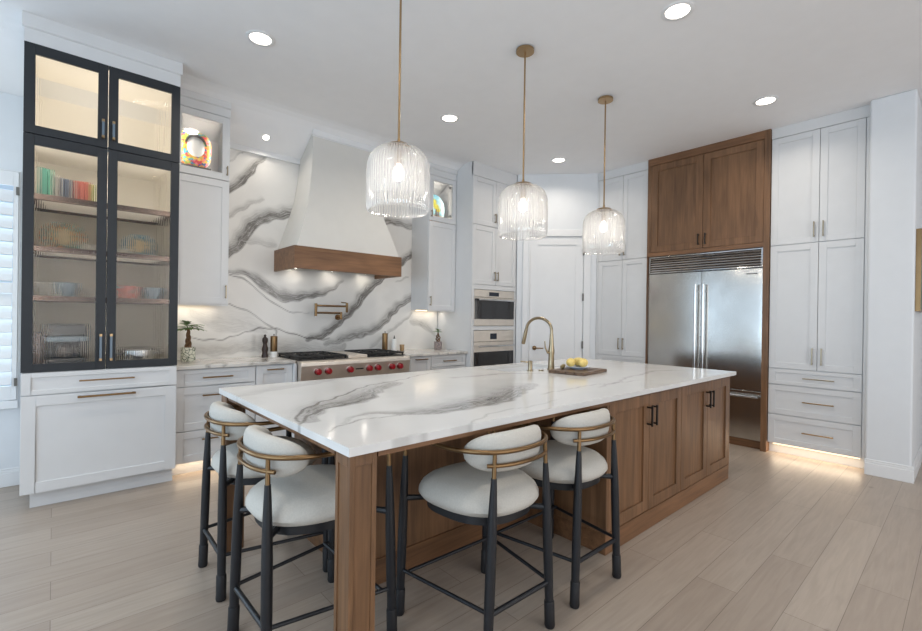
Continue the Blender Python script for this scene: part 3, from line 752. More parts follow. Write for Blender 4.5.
oven('wall_oven', 'lower steel built-in oven with square display in the tall cabinet', 'oven', .59, 1.178, .145, .66, .90, .975, False)

# ================================================================ RIGHT WALL CABINETS
def tall_right():
    t = thing('pantry_cabinet', 'tall white cabinet right of the steel refrigerator with glowing toe kick', 'cabinet', (5.8, 1.02, 0))
    y0, y1 = .6305, 1.401
    MB().box(XR+.022, 6.12, y0, y1, .10, 3.216).build('carcass', WHITE, t)
    m = MB(); m.box(XR, XR+.022, y0, .662, .10, 3.216); m.build('stile', WHITE, t, bevel=.001, seg=1)
    MB().box(XR+.002, 6.12, y0, y1, 3.22, ZC-.001).build('frieze', WHITE, t)
    MB().box(XR+.07, 6.12, y0, y1, 0, .10).build('plinth', WHITE, t)
    F = FX(XR+.02); ym = 1.0
    for z0, z1, hz, hl in ((2.122, 3.216, 2.245, .15), (.872, 2.118, 1.01, .165)):
        d = shaker(F, .665, ym, z0, z1, WHITE, t); pull(F, ym-.036, hz, hl, d, NICKEL, r=.0055)
        d = shaker(F, ym, 1.40, z0, z1, WHITE, t, st=.06); pull(F, ym+.036, hz, hl, d, NICKEL, r=.0055)
    for z0, z1, s in ((.708, .868, .035), (.405, .704, .055), (.105, .401, .055)):
        d = shaker(F, .665, 1.40, z0, z1, WHITE, t, 'drawer', st=.06, rail=s); pull(F, .985, z0+(z1-z0)*.5, .245, d, NICKEL if z0 > .7 else BRASS, False, r=.0055)
    MB().box(XR+.045, XR+.06, .68, 1.36, .09, .098).build('light_strip', LED, t)
    area('toe_light', (XR+.035, 1.02, .095), (0, math.radians(38), 0), .02, .7, 2.4, 'warm')
tall_right()
def tall_far():
    t = thing('pantry_cabinet', 'tall white cabinet between the pantry door and the steel refrigerator', 'cabinet', (5.8, 3.05, 0))
    y0, y1 = 2.708, 3.418
    MB().box(XR+.022, 6.12, y0, y1, .10, 3.216).build('carcass', WHITE, t)
    MB().box(XR, XR+.022, 3.395, y1, .10, 3.216).build('stile', WHITE, t)
    MB().box(XR+.002, 6.12, y0, y1, 3.22, ZC-.001).build('frieze', WHITE, t)
    MB().box(XR+.07, 6.12, y0, y1, 0, .10).build('plinth', WHITE, t)
    F = FX(XR+.02); ym = 3.045
    for z0, z1, hz in ((2.122, 3.216, 2.25), (.872, 2.118, 1.03)):
        d = shaker(F, y0+.004, ym, z0, z1, WHITE, t); pull(F, ym-.03, hz, .15, d, NICKEL, r=.0055)
        d = shaker(F, ym, 3.395, z0, z1, WHITE, t); pull(F, ym+.03, hz, .15, d, NICKEL, r=.0055)
    for z0, z1, s in ((.708, .868, .035), (.405, .704, .055), (.105, .401, .055)):
        d = shaker(F, y0+.004, 3.395, z0, z1, WHITE, t, 'drawer', st=.06, rail=s); pull(F, 3.05, z0+(z1-z0)*.55, .22, d, NICKEL, False, r=.0055)
tall_far()
def fridge_cabinet():
    t = thing('refrigerator_cabinet', 'brown oak cabinet surround reaching the ceiling over the steel refrigerator', 'cabinet', (5.8, 2.05, 0))
    X = 5.475
    MB().box(X, 6.12, 1.404, 1.457, 0, ZC-.001).build('side_panel', OAKZ, t, bevel=.0015, seg=1)
    MB().box(X+.01, 6.12, 2.696, 2.706, 0, ZC-.001).build('side_panel', OAKZ, t)
    MB().box(X+.032, 6.12, 1.458, 2.695, 2.122, 3.24).build('carcass', OAKY, t)
    m = MB(); m.box(X+.008, X+.032, 1.458, 2.695, 2.122, 2.168); m.build('bottom_rail', OAKY, t, bevel=.001, seg=1)
    m = MB(); m.box(X+.008, X+.032, 2.655, 2.695, 2.168, 3.24); m.build('stile', OAKZ, t, bevel=.001, seg=1)
    m = MB(); m.box(X+.004, 6.12, 1.458, 2.695, 3.241, ZC-.001); m.build('frieze', OAKY, t, bevel=.001, seg=1)
    F = FX(X+.032)
    for a, b, hy in ((1.458, 2.056, 2.022), (2.056, 2.655, 2.096)):
        d = shaker(F, a, b, 2.17, 3.238, OAKZ, t, th=.024, rec=.012, st=.075); pull(F, hy, 2.27, .125, d, DARKM, n=.024, r=.006)
fridge_cabinet()
def refrigerator():
    t = thing('refrigerator', 'large brushed steel built-in refrigerator with louvred grille in the oak surround', 'refrigerator', (5.8, 2.08, 0))
    X = 5.51; y0, y1 = 1.462, 2.692; ym = 2.072
    MB().box(X+.05, 6.1, y0, y1, .02, 2.115).build('body', DARKM, t)
    MB().box(X+.03, X+.05, y0+.002, y1-.002, .0, .085).build('kick_plate', OAKY, t)
    F = FX(X+.05)
    m = MB(); m.fbox(F, y0, y0+.02, 1.915, 2.117, 0, .05); m.fbox(F, y1-.02, y1, 1.915, 2.117, 0, .05); m.fbox(F, y0+.02, y1-.02, 2.103, 2.117, 0, .05); m.fbox(F, y0+.02, y1-.02, 1.915, 1.929, 0, .05)
    gr = m.build('grille', STEELP, t, bevel=.002)
    for i in range(6):
        z = 1.933+i*.0285
        pts = [(X+.03, z), (X+.006, z+.002), (X, z+.012), (X+.006, z+.022), (X+.03, z+.0265)]
        MB().prism(pts, 'y', y0+.02, y1-.02).build('louvre', STEELP, gr, bevel=.002)
    for a, b, s in ((ym+.002, y1-.001, 1), (y0+.001, ym-.002, -1)):
        m = MB(); n = 28; vs = []; fs = []
        # gently bowed steel skin
        nz = 16; z0, z1 = .612, 1.903
        for i in range(n+1):
            for j in range(nz+1):
                u = i/n; v = j/nz; bow = .001*(math.sin(PI*u)**.5 if 0 < u < 1 else 0)+.0012*math.sin(v*7+s)*math.sin(PI*u)
                vs.append((X-bow, a+(b-a)*u, z0+(z1-z0)*v))
        for i in range(n):
            for j in range(nz): fs.append((i*(nz+1)+j, (i+1)*(nz+1)+j, (i+1)*(nz+1)+j+1, i*(nz+1)+j+1))
        m.box(X+.001, X+.048, a, b, z0, z1); k = len(m.v); m.add(vs, fs, True)
        d = m.build('refrigerator_door', STEELY, t, recalc=False)
        h = MB(); hy = ym+s*.043
        h.tube([(X-.058, hy, .70), (X-.058, hy, 1.757)], .0135, 16)
        for z in (.78, 1.68): h.tube([(X-.058, hy, z), (X-.001, hy, z)], .009, 10)
        h.build('handle', STEELP, d)
        if s < 0: MB().fbox(FX(X-.0035), y0+.05, y0+.15, 1.845, 1.853, 0, .003).build('badge', DARKM, d)
    m = MB(); m.box(X, X+.048, y0+.001, y1-.001, .09, .604); d = m.build('freezer_drawer', STEELY, t, bevel=.003)
    h = MB(); h.tube([(X-.058, y0+.02, .552), (X-.058, y1-.02, .552)], .0135, 16)
    for y in (y0+.09, y1-.09): h.tube([(X-.058, y, .552), (X-.001, y, .552)], .009, 10)
    h.build('handle', STEELP, d)
refrigerator()
# ================================================================ HOOD
def hood():
    t = thing('range_hood', 'tall curved white plaster range hood with a brown oak band above the range', 'range hood', (2.34, 4.6, 1.8))
    cx = 2.34
    prof = [(2.018, .588, 4.372), (2.12, .552, 4.388), (2.22, .520, 4.408), (2.32, .487, 4.434), (2.43, .452, 4.466), (2.56, .418, 4.502), (2.68, .396, 4.526), (2.80, .380, 4.541), (2.95, .368, 4.549), (3.10, .362, 4.552), (3.25, .360, 4.552)]
    pr = smooth([(a, b, c, 0) for a, b, c in prof])
    vs = []; fs = []
    for z, hw, yf in [p[:3] for p in pr]:
        zb = z
        vs += [(cx-hw, yf, z), (cx+hw, yf, z), (cx+hw, 4.903, min(z, 3.012)), (cx-hw, 4.903, min(z, 3.012))]
    n = len(pr)
    for i in range(n-1):
        for k in range(4): fs.append((4*i+k, 4*i+(k+1) % 4, 4*i+4+(k+1) % 4, 4*i+4+k))
    fs += [(3, 2, 1, 0), tuple(4*(n-1)+k for k in range(4))]
    m = MB(); m.add(vs, fs, False)
    o = m.build('plaster_body', PLAST, t); me = o.data
    for p in me.polygons: p.use_smooth = True
    me.set_sharp_from_angle(angle=.6)
    m = MB(); m.prism([(4.538, 3.205), (4.538, ceil_z(4.538)-.001), (4.565, ceil_z(4.565)-.001), (4.553, 3.19)], 'x', cx-.37, cx+.37); m.build('crown_strip', TRIMP, t)
    m = MB(); x0, x1, y0, y1, z0, z1 = 1.721, 2.957, 4.355, 4.902, 1.797, 2.018
    m.box(x0, x1, y0, y0+.025, z0, z1); m.box(x0, x0+.025, y0+.025, y1, z0, z1); m.box(x1-.025, x1, y0+.025, y1, z0, z1)
    m.box(x0+.025, x1-.025, y0+.025, y1, z1-.02, z1)
    m.build('oak_band', OAKX, t, bevel=.002)
    l = MB(); l.box(x0+.03, x1-.03, y0+.03, y1-.02, z0+.055, z0+.075); li = l.build('steel_liner', STEELX, t)
    for i in range(14):
        x = x0+.10+i*.0795
        MB().box(x, x+.05, y0+.08, y0+.40, z0+.035, z0+.054).build('filter_bar', STEELP, li, bevel=.004)
    for x in (1.92, 2.34, 2.76):
        MB().lathe([(.001, 0), (.022, 0), (.022, .012), (.001, .012)], (x, 4.80, z0+.042), 16, caps=False).build('hood_lamp', LENS, li)
        area('hood_light', (x, 4.80, z0+.038), (0, 0, 0), .05, .05, .45, 'neutral', 'DISK')
hood()

# ================================================================ RANGETOP
def rangetop():
    t = thing('rangetop', 'wide steel gas rangetop with black grates and red knobs under the hood', 'rangetop', (2.345, 4.55, .69))
    x0, x1 = 1.728, 2.967
    m = MB()
    m.prism([(4.215, .705), (4.195, .72), (4.175, .862), (4.18, .892), (4.20, .905), (4.87, .905), (4.87, .69), (4.26, .69)], 'x', x0, x1)
    m.build('steel_body', STEELX, t, bevel=.003)
    m = MB(); m.box(x0+.02, x1-.02, 4.835, 4.87, .905, .925); m.build('rear_guard', STEELX, t, bevel=.003)
    m = MB(); m.box(x0+.02, 2.245, 4.27, 4.825, .906, .912); m.box(2.50, x1-.02, 4.27, 4.825, .906, .912); m.build('burner_tray', IRON, t)
    m = MB(); m.box(2.262, 2.485, 4.275, 4.825, .906, .938); m.build('griddle', STEELX, t, bevel=.006)
    def grate(ax, bx):
        g = MB(); z0, z1 = .93, .948; b = .007
        g.box(ax, bx, 4.275, 4.29, z0, z1); g.box(ax, bx, 4.81, 4.825, z0, z1); g.box(ax, ax+.014, 4.29, 4.81, z0, z1); g.box(bx-.014, bx, 4.29, 4.81, z0, z1)
        g.box(ax, bx, 4.543, 4.557, z0, z1); xm = (ax+bx)/2
        for yc in (4.415, 4.685):
            for k in range(8):
                a = k*PI/4
                p0 = (xm+.035*math.cos(a), yc+.035*math.sin(a)); q = .125 if k % 2 == 0 else .15
                p1 = (xm+min(q, (bx-ax)/2)*math.cos(a), yc+min(q, .125)*math.sin(a)); g.tube([(p0[0], p0[1], z1-.006), (p1[0], p1[1], z1-.006)], .0062, 6)
        for x in (ax+.01, bx-.01):
            for y in (4.285, 4.55, 4.815): g.box(x-.007, x+.007, y-.007, y+.007, .911, z0)
        g.build('grate', IRON, t, bevel=.002, seg=1)
        for yc in (4.415, 4.685):
            MB().lathe([(.052, 0), (.052, .008), (.036, .010), (.034, .020), (.02, .022)], (xm, yc, .912), 20).build('burner', IRON, t)
    for a, b in ((1.752, 1.996), (2.0, 2.244), (2.502, 2.722), (2.726, 2.946)): grate(a, b)
    for x in (1.89, 1.995, 2.229, 2.447, 2.549, 2.724, 2.827):
        k = MB(); yk = 4.184
        k.tube([(x, yk+.004, .805), (x, yk-.010, .804)], .034, 24); bz = k.build('bezel', STEELP, t)
        k = MB(); k.tube([(x, yk-.010, .804), (x, yk-.014, .804), (x, yk-.046, .803), (x, yk-.05, .803)], [.028, .0295, .0275, .022], 24)
        k.box(x-.004, x+.004, yk-.056, yk-.02, .776, .832)
        k.build('knob', RED, t)
        MB().box(x-.016, x+.016, yk-.0035, yk+.004, .853, .862).build('dial_mark', DARKM, t)
    MB().box(2.30, 2.385, 4.1765, 4.186, .798, .810).build('badge', DARKM, t)
rangetop()

# pot filler on the wall
def potfiller():
    t = thing('pot_filler', 'folded brass pot filler tap mounted on the marble above the range', 'tap', (2.42, W, 1.33))
    m = MB(); r = .011
    m.tube([(2.45, W-.001, 1.325), (2.45, W-.012, 1.325)], .032, 24)
    m.tube([(2.45, W-.012, 1.325), (2.45, W-.085, 1.325)], .013)
    m.tube([(2.45, W-.085, 1.300), (2.45, W-.085, 1.385)], .015)
    m.build('wall_mount', BRASSD, t)
    m = MB(); m.tube([(2.45, W-.085, 1.372), (2.135, W-.13, 1.372)], r); m.build('lower_arm', BRASSD, t)
    m = MB(); m.tube([(2.13, W-.13, 1.335), (2.13, W-.13, 1.475)], .015); m.build('elbow', BRASSD, t)
    m = MB(); m.tube([(2.13, W-.13, 1.45), (2.49, W-.14, 1.45)], r); m.build('upper_arm', BRASSD, t)
    m = MB(); m.tube([(2.495, W-.14, 1.49), (2.495, W-.14, 1.39), (2.495, W-.14, 1.38)], [.014, .014, .010]); m.build('spout', BRASSD, t)
    m = MB(); m.tube([(2.495, W-.14, 1.488), (2.42, W-.15, 1.494)], .006); m.tube([(2.45, W-.085, 1.31), (2.40, W-.12, 1.30)], .007); m.build('lever', BRASSD, t)
potfiller()

# ================================================================ ISLAND
def island():
    t = thing('kitchen_island', 'brown oak kitchen island with cabinet doors, corner posts and open seating corner', 'kitchen island', (2.6, 2.1, 0))
    zt = .883; XB = 2.345
    m = MB(); m.box(XB, 4.305, IY0+.058, IY0+.078, .12, zt-.002); m.box(XB, 4.305, IY1-.04, IY1-.02, .12, zt-.002)
    m.box(XB, XB+.018, IY0+.078, IY1-.04, .12, zt-.002); m.box(4.287, 4.305, IY0+.078, IY1-.04, .12, zt-.002); m.box(XB+.018, 4.287, IY0+.078, IY1-.04, .12, .14)
    m.build('carcass', OAKZ, t)
    MB().box(XB-.001, 4.306, IY0+.036, IY1-.018, 0, .119).build('plinth', OAKX, t, bevel=.002)
    MB().box(XB-.001, XB+.018, IY0+.037, 1.97, .12, zt-.002).build('end_panel', OAKZ, t, bevel=.001, seg=1)
    # recessed seating panels with a low base strip
    MB().box(1.152, XB-.001, 1.972, IY1-.022, .131, zt-.002).build('back_panel', OAKZ, t)
    MB().box(1.145, XB-.002, 1.964, IY1-.02, 0, .130).build('base_strip', OAKX, t, bevel=.001, seg=1)
    # rails under the stone
    m = MB(); m.box(.835, XB-.002, IY0+.016, IY0+.05, .862, zt); m.box(.73, .765, IY0+.13, IY1-.13, .862, zt); m.box(.835, 1.15, IY1-.05, IY1-.016, .80, zt); m.build('rail', OAKX, t)
    def post(px0, py0):
        s = .102; m = MB(); x0, x1, y0, y1 = px0, px0+s, py0, py0+s; b = .018; d = .005
        m.box(x0+d, x1-d, y0+d, y1-d, 0, zt)
        for a in (x0, x1-b):
            for c in (y0, y1-b): m.box(a, a+b, c, c+b, 0, zt)
        for z0, z1 in ((0, .10), (zt-.04, zt)):
            m.box(x0+b, x1-b, y0, y1, z0, z1); m.box(x0, x0+b, y0+b, y1-b, z0, z1); m.box(x1-b, x1, y0+b, y1-b, z0, z1)
        m.build('post', OAKZ, t, bevel=.0012, seg=1)
    post(.726, IY0+.012); post(.726, IY1-.115)
    F = FY(IY0+.056)
    xs = (2.365, 2.853, 3.338, 3.818, 4.290)
    for i in range(4):
        d = shaker(F, xs[i], xs[i+1], .124, .870, OAKZ, t, th=.021, rec=.012, st=.07)
        hx = xs[i+1]-.032 if i % 2 == 0 else xs[i]+.032
        pull(F, hx, .735, .13, d, DARKM, n=.021, r=.0055, off=.034)
    MB().fbox(F, 2.346, 2.364, .12, .880, 0, .021).build('stile', OAKZ, t); MB().fbox(F, 4.291, 4.306, .12, .880, 0, .021).build('stile', OAKZ, t)
    MB().fbox(F, 2.364, 4.291, .871, .881, 0, .020).build('rail', OAKX, t)
    MB().box(4.3065, 4.318, IY0+.06, IY1-.03, .12, .880).build('end_panel', OAKZ, t)
island()
def sink():
    t = thing('sink', 'white undermount sink set into the island worktop behind the tap', 'sink', (3.06, 2.64, .68))
    x0, x1, y0, y1 = SINK; m = MB(); w_ = .012; zb = .66; z1 = .8835
    m.box(x0-w_, x0, y0-w_, y1+w_, zb, z1); m.box(x1, x1+w_, y0-w_, y1+w_, zb, z1); m.box(x0, x1, y0-w_, y0, zb, z1); m.box(x0, x1, y1, y1+w_, zb, z1)
    m.box(x0, x1, y0, y1, zb, zb+.012)
    m.build('basin', TRIMP, t)
    MB().lathe([(.045, 0), (.045, .004), (.02, .005)], ((x0+x1)/2, (y0+y1)/2, zb+.012), 24).build('drain', STEELP, t)
sink()
def faucet():
    x, y = 3.107, 2.347; t = thing('kitchen_faucet', 'champagne metal gooseneck tap standing on the island worktop', 'tap', (x, y, .914))
    m = MB(); m.lathe([(.032, 0), (.032, .006), (.028, .012), (.025, .06), (.023, .12), (.026, .145), (.0265, .165), (.020, .21), (.0145, .30)], (x, y, .914), 24)
    m.build('base', FAUCETM, t)
    m = MB(); pts = [(x, y, 1.20)]
    R_, cy, cz = .137, y+.137, 1.240
    pts.append((x, y, 1.24))
    for i in range(0, 17):
        a = PI-PI*.965*i/16
        pts.append((x, cy+R_*math.cos(a), cz+R_*math.sin(a)*.78))
    m.tube(pts, .0125, 16); m.build('neck', FAUCETM, t)
    e = Vector(pts[-1]); d = (Vector(pts[-1])-Vector(pts[-2])).normalized()
    m = MB(); m.tube([e, e+d*.03, e+d*.125, e+d*.14], [.0135, .0155, .017, .015], 18); m.build('spray_head', FAUCETM, t)
    m = MB(); m.tube([(x, y, 1.06), (x-.035, y+.012, 1.062)], .013, 16); m.tube([(x-.035, y+.012, 1.06), (x-.055, y+.02, 1.10), (x-.062, y+.022, 1.155)], [.008, .006, .005]); m.build('lever', FAUCETM, t)
    x, y = 2.90, 2.40
    t = thing('soap_dispenser', 'small champagne metal soap dispenser left of the tap on the island', 'soap dispenser', (x, y, .914))
    m = MB(); m.lathe([(.027, 0), (.027, .005), (.018, .007), (.018, .078), (.014, .084)], (x, y, .914), 24); m.build('body', FAUCETM, t)
    m = MB(); m.tube([(x, y, .985), (x-.02, y+.085, .985)], .006, 10); m.build('nozzle', FAUCETM, t)
    o = MB().lathe([(.001, 0), (.022, 0), (.022, .007), (.001, .009)], (2.99, 2.36, .914), 20, caps=False).build('air_button', FAUCETM)
    tag(o, 'small round metal button on the worktop between the soap dispenser and tap', 'button')
faucet()
def board():
    t = thing('cutting_board', 'thick dark wooden cutting board under the plate of fruit on the island', 'cutting board', (3.1, 2.07, .914))
    c = Vector((3.155, 2.11)); a = math.radians(7)
    m = MB()
    def R(u, v): return (c.x+u*math.cos(a)-v*math.sin(a), c.y+u*math.sin(a)+v*math.cos(a))
    for k in range(4):
        v0 = -.15+k*.075; P = [R(-.22, v0+.001), R(.20, v0+.001), R(.20, v0+.074), R(-.22, v0+.074)]
        m.prism(P, 'z', .915, .939)
    m.build('slab', BOARDW, t, bevel=.004)
    CER = plain('white_blue_ceramic', (206, 216, 232), .2, var=.02)
    px, py = 3.175, 2.13
    o = MB().lathe([(.001, 0), (.05, 0), (.052, .004), (.095, .016), (.097, .020), (.05, .009), (.001, .008)], (px, py, .940), 40, caps=False).build('plate', CER)
    tag(o, 'pale blue plate holding yellow fruit on the wooden board', 'plate')
    LEM = plain('yellow_fruit_skin', (226, 200, 122), .5, var=.12, scale=60, bump=.2, bscale=300)
    def fruit(x, y, z, s, rot, label):
        prof = []
        m = MB(); n = 20; vs = []; fs = []
        for i in range(15):
            u = -1+2*i/14; r = (1-abs(u)**2.2)**.62*.033 if abs(u) < 1 else 0.0; r = max(r, .004 if abs(u) > .98 else r)
            for k in range(n): vs.append((u*.05, r*math.cos(2*PI*k/n), r*math.sin(2*PI*k/n)))
        for i in range(14):
            for k in range(n): fs.append((i*n+k, i*n+(k+1) % n, (i+1)*n+(k+1) % n, (i+1)*n+k))
        fs += [tuple(range(n-1, -1, -1)), tuple(14*n+k for k in range(n))]
        m.add(vs, fs, True); o = m.build('lemon', LEM); o.location = (x, y, z); o.rotation_euler = (0, 0, rot); o.scale = (s, s, s)
        tag(o, label, 'lemon', 'lemons on the plate')
    fruit(px-.050, py+.036, .991, 1.06, .3, 'yellow lemon at the left on the pale blue plate')
    fruit(px+.012, py-.040, .991, 1.06, .2, 'yellow lemon at the front middle on the pale blue plate')
    fruit(px+.062, py+.036, .991, 1.06, 2.2, 'yellow lemon at the right on the pale blue plate')
    m = MB(); hx, hy = 3.07, 2.20
    m.tube([(hx-.05, hy-.02, .955), (hx-.02, hy-.005, .957), (hx+.05, hy+.03, .960), (hx+.085, hy+.05, .962)], [.009, .017, .015, .008], 12)
    tag(m.build('wooden_utensil', plain('olive_wood', (120, 104, 66), .5, var=.15)), 'short olive brown wooden utensil lying behind the plate of lemons', 'utensil')
board()

# ================================================================ STOOLS
def make_stool():
    t = thing('counter_stool', '', 'stool', (0, 0, 0), 'counter stools around the island')
    # cushion seat
    n = 56; m = MB(); vs = []; fs = []
    def outline(a, s):
        c, d = math.cos(a), math.sin(a); e = 2/2.6
        x = math.copysign(abs(c)**e, c); y = math.copysign(abs(d)**e, d)
        hw = .248+.028*y
        return x*hw*s, y*.246*s+.002
    lay = [(.0, .528), (.55, .530), (.82, .537), (.94, .550), (1.0, .571), (.995, .588), (.95, .610), (.86, .629), (.70, .643), (.45, .652), (.2, .655), (0, .6555)]
    for s, z in lay:
        for k in range(n):
            x, y = outline(2*PI*k/n, max(s, .01)); vs.append((x, y, z))
    for i in range(len(lay)-1):
        for k in range(n): fs.append((i*n+k, i*n+(k+1) % n, (i+1)*n+(k+1) % n, (i+1)*n+k))
    fs += [tuple(range(n-1, -1, -1)), tuple((len(lay)-1)*n+k for k in range(n))]
    m.add(vs, fs, True); m.build('seat', FABRIC, t)
    # frame under the seat
    m = MB(); N_ = 40; vs = []; fs = []
    for k in range(N_):
        a = 2*PI*k/N_
        for s, z in ((.86, .541), (.86, .508), (.76, .508), (.76, .536)):
            x, y = outline(a, s); vs.append((x, y, z))
    for k in range(N_):
        for j in range(4):
            a, b = k*4+j, k*4+(j+1) % 4; c, d = ((k+1) % N_)*4+(j+1) % 4, ((k+1) % N_)*4+j
            fs.append((a, b, c, d))
    m.add(vs, fs, True)
    LEGS = {'rl': ((-.190, -.245), (-.152, -.234), .822), 'rr': ((.190, -.245), (.152, -.234), .822), 'fl': ((-.267, .245), (-.258, .222), .815), 'fr': ((.267, .245), (.258, .222), .815)}
    def at(k, z): (a, b, h) = LEGS[k]; q = z/h; return Vector((a[0]+(b[0]-a[0])*q, a[1]+(b[1]-a[1])*q, z))
    for k in LEGS:
        p = at(k, .528); q = Vector((p.x*.62, p.y*.72, .528))
        m.tube([p, (p+q)/2, q], [.015, .013, .012], 8)
    m.build('seat_frame', STOOLB, t)
    for k in ('rl', 'rr', 'fl', 'fr'):
        zs = [.10, .25, .45, .56, .66, .72]; rs = [.0185, .0205, .0205, .0185, .0145, .0115]
        lg = MB().tube([at(k, z) for z in zs], rs, 14).build('leg', STOOLB, t)
        b0 = at(k, .004); tw = Vector((0, 1 if k[0] == 'f' else -1, 0))*.0
        s = MB(); s.tube([at(k, .001), at(k, .012), at(k, .03), at(k, .112), at(k, .118)], [.0205, .0235, .0225, .0225, .0205], 16)
        s.build('foot_sleeve', SLEEVE, lg)
        MB().tube([at(k, .705), at(k, .72), at(k, .814)], [.012, .0095, .0085], 12).build('brass_post', BRASSD, lg)
    # footrest bars
    zb = .205
    for a, b, r, zz in (('rl', 'fl', .0085, zb), ('rr', 'fr', .0085, zb), ('rl', 'rr', .011, zb-.005), ('fl', 'fr', .0085, zb+.004)):
        p, q = at(a, zz), at(b, zz)
        if a == 'fl':
            p = p+Vector((.0, -.045, 0)); q = q+Vector((.0, -.045, 0))
            p.x += .006; q.x -= .006
        MB().tube([p, q], r, 10).build('stretcher', STOOLB, t)
    # brass arm band: from one front post round the back to the other
    def band(z0, zf, u0, name, r):
        pts = []
        K = 48
        for i in range(K+1):
            u = -1+2*i/K
            if abs(u) > u0: continue
            an = -PI/2+u*math.radians(118); rx, ry = .258, .268
            c_, s_ = math.cos(an), math.sin(an); x, y = rx*math.copysign(abs(c_)**.8, c_), ry*math.copysign(abs(s_)**.8, s_)
            f = max(0, (abs(u)-.45)/.55)
            if abs(u) > .76:
                g = (abs(u)-.76)/.24; an0 = -PI/2+math.copysign(.76, u)*math.radians(118); c_, s_ = math.cos(an0), math.sin(an0); x0, y0 = rx*math.copysign(abs(c_)**.8, c_), ry*math.copysign(abs(s_)**.8, s_)
                x1, y1 = math.copysign(.258, u), .222; x = x0+(x1-x0)*g; y = y0+(y1-y0)*g
            pts.append((x, y, z0+(zf-z0)*f))
        MB().tube(pts, r, 10).build(name, BRASSD, t)
    band(.820, .815, 1.01, 'arm_band', .0095)
    band(.767, .767, .35, 'back_band', .0085)
    # curved back cushion inside the band
    K = 44; M_ = 20; vs = []; fs = []
    for i in range(K+1):
        u = -1+2*i/K; an = -PI/2+u*math.radians(70); e = (1-min(1, abs(u))**5)**.5; e = max(e, .02)
        h = .083*e*(1-.25*u*u); th = .036*max(e, .02)
        rx, ry = .206, .222; c_, s_ = math.cos(an), math.sin(an); cx, cy = rx*math.copysign(abs(c_)**.8, c_), ry*math.copysign(abs(s_)**.8, s_); nx, ny = math.cos(an), math.sin(an)
        zc = .806-.012*u*u
        for k in range(M_):
            a = 2*PI*k/M_; c, d = math.cos(a), math.sin(a)
            o_ = math.copysign(abs(c)**.8, c)*th; v_ = math.copysign(abs(d)**.8, d)*h
            lean = .10*v_
            vs.append((cx+nx*(o_+lean)-nx*.006, cy+ny*(o_+lean)+.004, zc+v_))
    for i in range(K):
        for k in range(M_): fs.append((i*M_+k, i*M_+(k+1) % M_, (i+1)*M_+(k+1) % M_, (i+1)*M_+k))
    fs += [tuple(range(M_-1, -1, -1)), tuple(K*M_+k for k in range(M_))]
    m = MB(); m.add(vs, fs, True); m.build('backrest', FABRIC, t)
    return t
stool = make_stool()
for i, (x, y, r, lab) in enumerate([
        (1.438, 1.462, -1, 'light grey upholstered stool on the long side of the island nearer its front corner post'),
        (2.012, 1.468, 0, 'light grey upholstered stool on the long side of the island next to the oak doors'),
        (.822, 1.874, -89, 'light grey upholstered stool at the short end of the island, nearer the front corner post'),
        (.845, 2.522, -91, 'light grey upholstered stool at the short end of the island farther back near the drawers')]):
    s = stool if i == 0 else copy_tree(stool)
    s.location = (x, y, 0); s.rotation_euler = (0, 0, math.radians(r)); s['label'] = lab

# ================================================================ PENDANTS
def make_pendant():
    t = thing('pendant_lamp', '', 'pendant lamp', (0, 0, 0), 'fluted glass pendants over the island')
    MB().lathe([(.001, 0), (.066, 0), (.066, .018), (.060, .024), (.001, .026)], (0, 0, ZC-.027), 32, caps=False).build('canopy', BRASS, t)
    MB().tube([(0, 0, ZC-.03), (0, 0, 2.345)], .0065, 12).build('rod', BRASS, t)
    MB().lathe([(.008, .055), (.011, .035), (.012, .028), (.060, .022), (.074, .008), (.074, .001), (.001, .002)], (0, 0, 2.312), 36, caps=False).build('brass_cap', BRASS, t)
    MB().lathe([(.001, 0), (.024, 0), (.024, .09), (.001, .09)], (0, 0, 2.222), 24, caps=False).build('lamp_socket', BRASS, t)
    MB().lathe([(.001, -.052), (.014, -.050), (.030, -.030), (.034, -.012), (.028, .012), (.014, .032), (.013, .045)], (0, 0, 2.178), 24, caps=False).build('bulb', BULB, t)
    pr = [(.060, 2.318)]
    for i in range(1, 13):
        a = PI/2*i/12; pr.append((.060+(.178-.060)*math.sin(a)**.95, 2.318-.125*(1-math.cos(a))))
    pr += [(.180, 2.15), (.180, 2.05), (.179, 1.98), (.176, 1.955), (.170, 1.945)]
    MB().lathe(pr, (0, 0, 0), 384, caps=False, ribs=64, amp=.0022).build('glass_shade', SHADEG, t)
    pr2 = [(.060, 2.300), (.115, 2.288), (.142, 2.25), (.148, 2.20), (.148, 2.06), (.138, 2.035)]
    MB().lathe(pr2, (0, 0, 0), 256, caps=False, ribs=32, amp=.002).build('inner_shade', SHADEG, t)
    return t
pend = make_pendant()
for i, (x, y, lab) in enumerate([(1.478, 2.222, 'fluted glass pendant lamp nearest, hanging in front of the white hood'),
        (2.572, 2.220, 'middle fluted glass pendant lamp above the tap'),
        (3.670, 2.216, 'farthest fluted glass pendant lamp, closest to the refrigerator')]):
    p = pend if i == 0 else copy_tree(pend); p.location = (x, y, 0); p['label'] = lab
    l = bpy.data.lights.new('pendant_glow', 'POINT'); l.energy = 5; l.color = kelvinish('neutral'); l.shadow_soft_size = .035
    lo = bpy.data.objects.new('pendant_glow', l); lo.location = (x, y, 2.13); COL.objects.link(lo)

